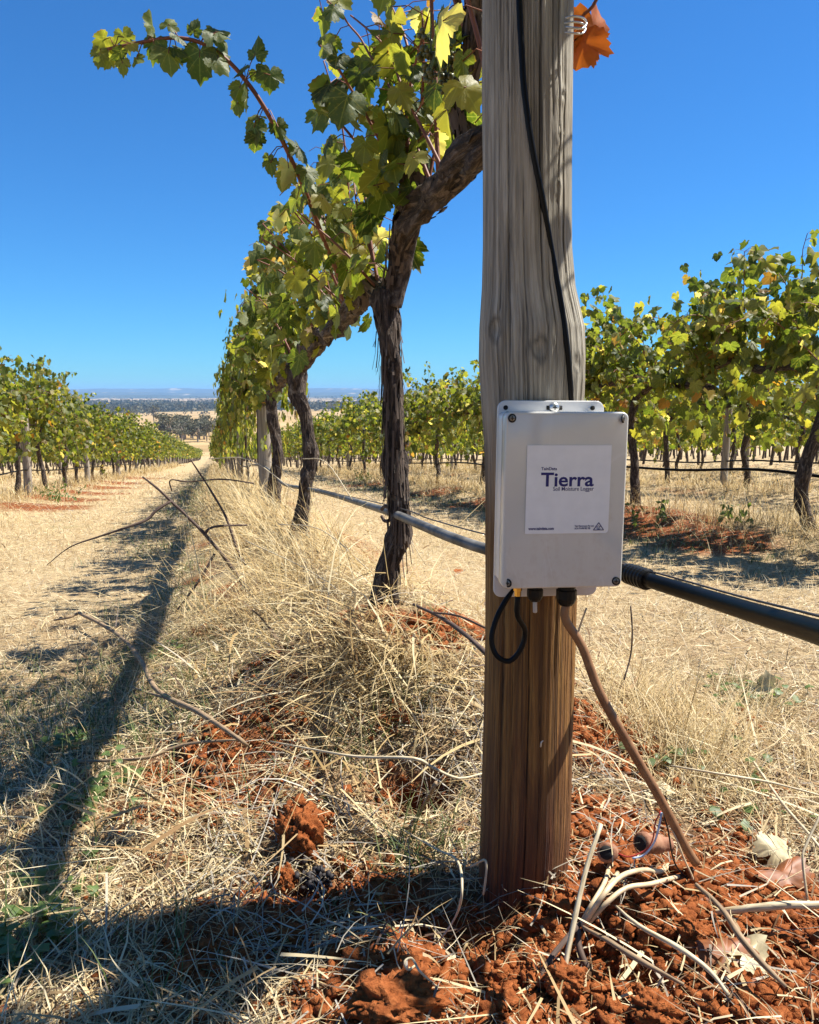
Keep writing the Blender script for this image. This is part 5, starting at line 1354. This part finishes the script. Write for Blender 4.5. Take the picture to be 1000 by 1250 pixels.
# ------------------------------------------------------------------ far trees
TV = []
for i in range(5):
    r_ = np.random.default_rng(300+i); H = 11.0
    mt = MB(); mt.tube([(0,0,-.5),(r_.normal(0,.2),0,2),(r_.normal(0,.5),r_.normal(0,.4),4.5),(r_.normal(0,.6),r_.normal(0,.5),7)], [.38,.30,.22,.10], 7)
    ml = MB(); lobes = []
    for k in range(9):
        a_ = r_.uniform(0,6.28); ro = r_.uniform(.6,3.6); z_ = r_.uniform(3.6,9.2); c_ = np.array([math.cos(a_)*ro, math.sin(a_)*ro, z_]); lobes.append((c_, r_.uniform(1.1,2.0)))
        mt.tube([(0,0,2.6+r_.uniform(0,1.5)), tuple(c_*np.array([.5,.5,1])-np.array([0,0,.9])), tuple(c_)], [.14,.10,.04], 5, smooth=False)
    for c_, rd in lobes:
        for q_ in range(46):
            v = r_.normal(0,1,3); v /= np.linalg.norm(v); p = c_ + v*rd*r_.uniform(.45,1.05)*np.array([1.15,1.15,.75])
            a_ = r_.uniform(0,6.28); s = r_.uniform(.30,.75); u = np.array([math.cos(a_), math.sin(a_), r_.normal(0,.4)])*s; w = np.cross(u, r_.normal(0,1,3)); w = w/(np.linalg.norm(w)+1e-6)*s*.8
            ml.add([p-u*.5-w*.3, p+u*.4-w*.5, p+u*.5+w*.4, p-u*.3+w*.5], [(0,1,2,3)], None, None, min(1, max(0, r_.normal(.45,.22))))
    TV.append((mt.mesh('trunk', M_GUMBARK), ml.mesh('crown', M_GUM, False)))
tr_ = random.Random(4)
def tree_at(px, Yd, s, label):
    x_ = (px-500)/F*Yd/ (CP - (510-625)/F*SP); t = thing('gum_tree', label, 'tree', (x_, Yd, gz(x_, Yd)), tr_.uniform(0,6.28), 'gum trees beyond the bottom paddock')
    t.scale = (s*tr_.uniform(.9,1.25), s*tr_.uniform(.9,1.25), s)
    a_, b_ = TV[tr_.randrange(5)]; link('trunk', a_, t); link('crown', b_, t)
for i in range(60):
    px = tr_.uniform(192, 290) if i < 34 else tr_.uniform(330, 620); Yd = tr_.uniform(300, 370)
    tree_at(px, Yd, tr_.uniform(.7, 1.05), 'grey green gum tree in the clump beyond the bottom paddock' if i < 34 else 'grey green gum tree behind the second vine, past the paddock')
for i in range(26): tree_at(tr_.uniform(640, 1150) if i < 14 else tr_.uniform(-250, 120), tr_.uniform(310, 400), tr_.uniform(.8,1.1), 'gum tree far away beyond the vine rows at the side')
tree_at(188, 620, 1.25, 'dark round gum tree standing alone in the far paddock'); tree_at(160, 650, 1.0, 'smaller round tree left of the lone paddock tree')
# low hills along the horizon
hx = np.arange(-6500, 6501, 45.)
mbh = MB()
for hy, hh_, sd_, sc_ in ((5400, 26, 3, 700), (7200, 52, 5, 1000), (9400, 92, 8, 1500)):
    crest = -44 + hh_*(.35+.95*fbm(hx/sc_+sd_*7, np.full(len(hx), .5), 90+sd_, 4)) + 3*(vnoise(hx/60, np.full(len(hx), .5), 95+sd_)-.5)
    n_ = len(hx); yy = hy + 260*(fbm(hx/1400, np.full(len(hx), .3), 97+sd_)-.5)
    prof = [(-700, np.full(n_, -48.)), (-380, -46+.35*(crest+46)), (-120, -46+.85*(crest+46)), (0, crest), (500, -46+.5*(crest+46)), (1100, np.full(n_, -48.))]
    V = np.concatenate([np.column_stack([hx, yy+o_, z_]) for o_, z_ in prof]); k_ = np.arange(n_-1)
    Q = np.concatenate([np.column_stack([r0*n_+k_, r0*n_+k_+1, (r0+1)*n_+k_+1, (r0+1)*n_+k_]) for r0 in range(len(prof)-1)])
    mbh.add(V, Q)
m = M_('hill_bush'); hn_ = m.noise(m.mapping(m.pos(), (1/160, 1/420, 1/60)), 1, 4, .6)
m.col(m.ramp(hn_, [(.35, (.030,.040,.022)), (.60, (.060,.068,.036)), (.66, (.32,.25,.13)), (.72, (.36,.28,.15))])); m.set(Roughness=.95)
link('hills', mbh.mesh('hills', m.m, True), kind='structure')
# far woods, one mass
mb = MB(); r_ = np.random.default_rng(61); nt = 0
Vs=[]; Rs=[]
N = 9000
px = r_.uniform(40, 1000, N); Yd = 900*(5200/900)**r_.random(N); x_ = (px-500)/F*Yd
wm = woodmask(x_, Yd); keep = (r_.random(N) < wm*np.where(px < 500, 1, .35)) | (r_.random(N) < .02); x_=x_[keep]; Yd=Yd[keep]; n=len(x_); zz=ground_z(x_, Yd)
for k in range(22):
    s = r_.uniform(1.6,3.6,n); a_ = r_.uniform(0,6.28,n)
    c_ = np.stack([x_+r_.normal(0,3.6,n), Yd+r_.normal(0,3.6,n), zz+r_.uniform(1,12.5,n)],-1)
    u = np.stack([np.cos(a_), np.sin(a_), r_.normal(0,.3,n)],-1)*s[:,None]; w = np.stack([r_.normal(0,.3,n), r_.normal(0,.3,n), np.ones(n)],-1)*s[:,None]*.8
    Vs.append(np.stack([c_-u*.5-w*.4, c_+u*.5-w*.5, c_+u*.4+w*.5, c_-u*.5+w*.4],1)); Rs.append(np.clip(r_.normal(.4,.2,n),0,1))
Vs=np.concatenate(Vs); n4=len(Vs)
me = mesh_np('far_woods', Vs.reshape(-1,3), np.arange(n4*4).reshape(-1,4), M_GUM, None, np.repeat(np.concatenate(Rs),4))
link('far_woods', me, None, 'far grey green woods across the plain', 'woods', None, 'stuff')

# ------------------------------------------------------------------ haze
hm = bpy.data.materials.new('haze_air'); hm.use_nodes = True; hn = hm.node_tree.nodes; hn.remove(hn['Principled BSDF'])
pv = hn.new('ShaderNodeVolumePrincipled'); pv.inputs['Color'].default_value = (.36,.64,1,1); pv.inputs['Density'].default_value = .00012; pv.inputs['Anisotropy'].default_value = 0.0
hm.node_tree.links.new(pv.outputs[0], hn['Material Output'].inputs['Volume'])
zlo = float(Zg.min())-1.5; zhi = max(60.0, float(Zg.max())+3)
bm = bmesh.new(); bmesh.ops.create_cube(bm, size=1)
x0, x1, y0, y1 = gx[0]-50, gx[-1]+50, gy[0]-50, gy[-1]+50
for v in bm.verts: v.co = (x0 if v.co.x < 0 else x1, y0 if v.co.y < 0 else y1, zlo if v.co.z < 0 else zhi)
link('haze', bm_mesh('haze', bm, hm), None, 'pale blue air haze over the plain', 'haze', None, 'stuff')
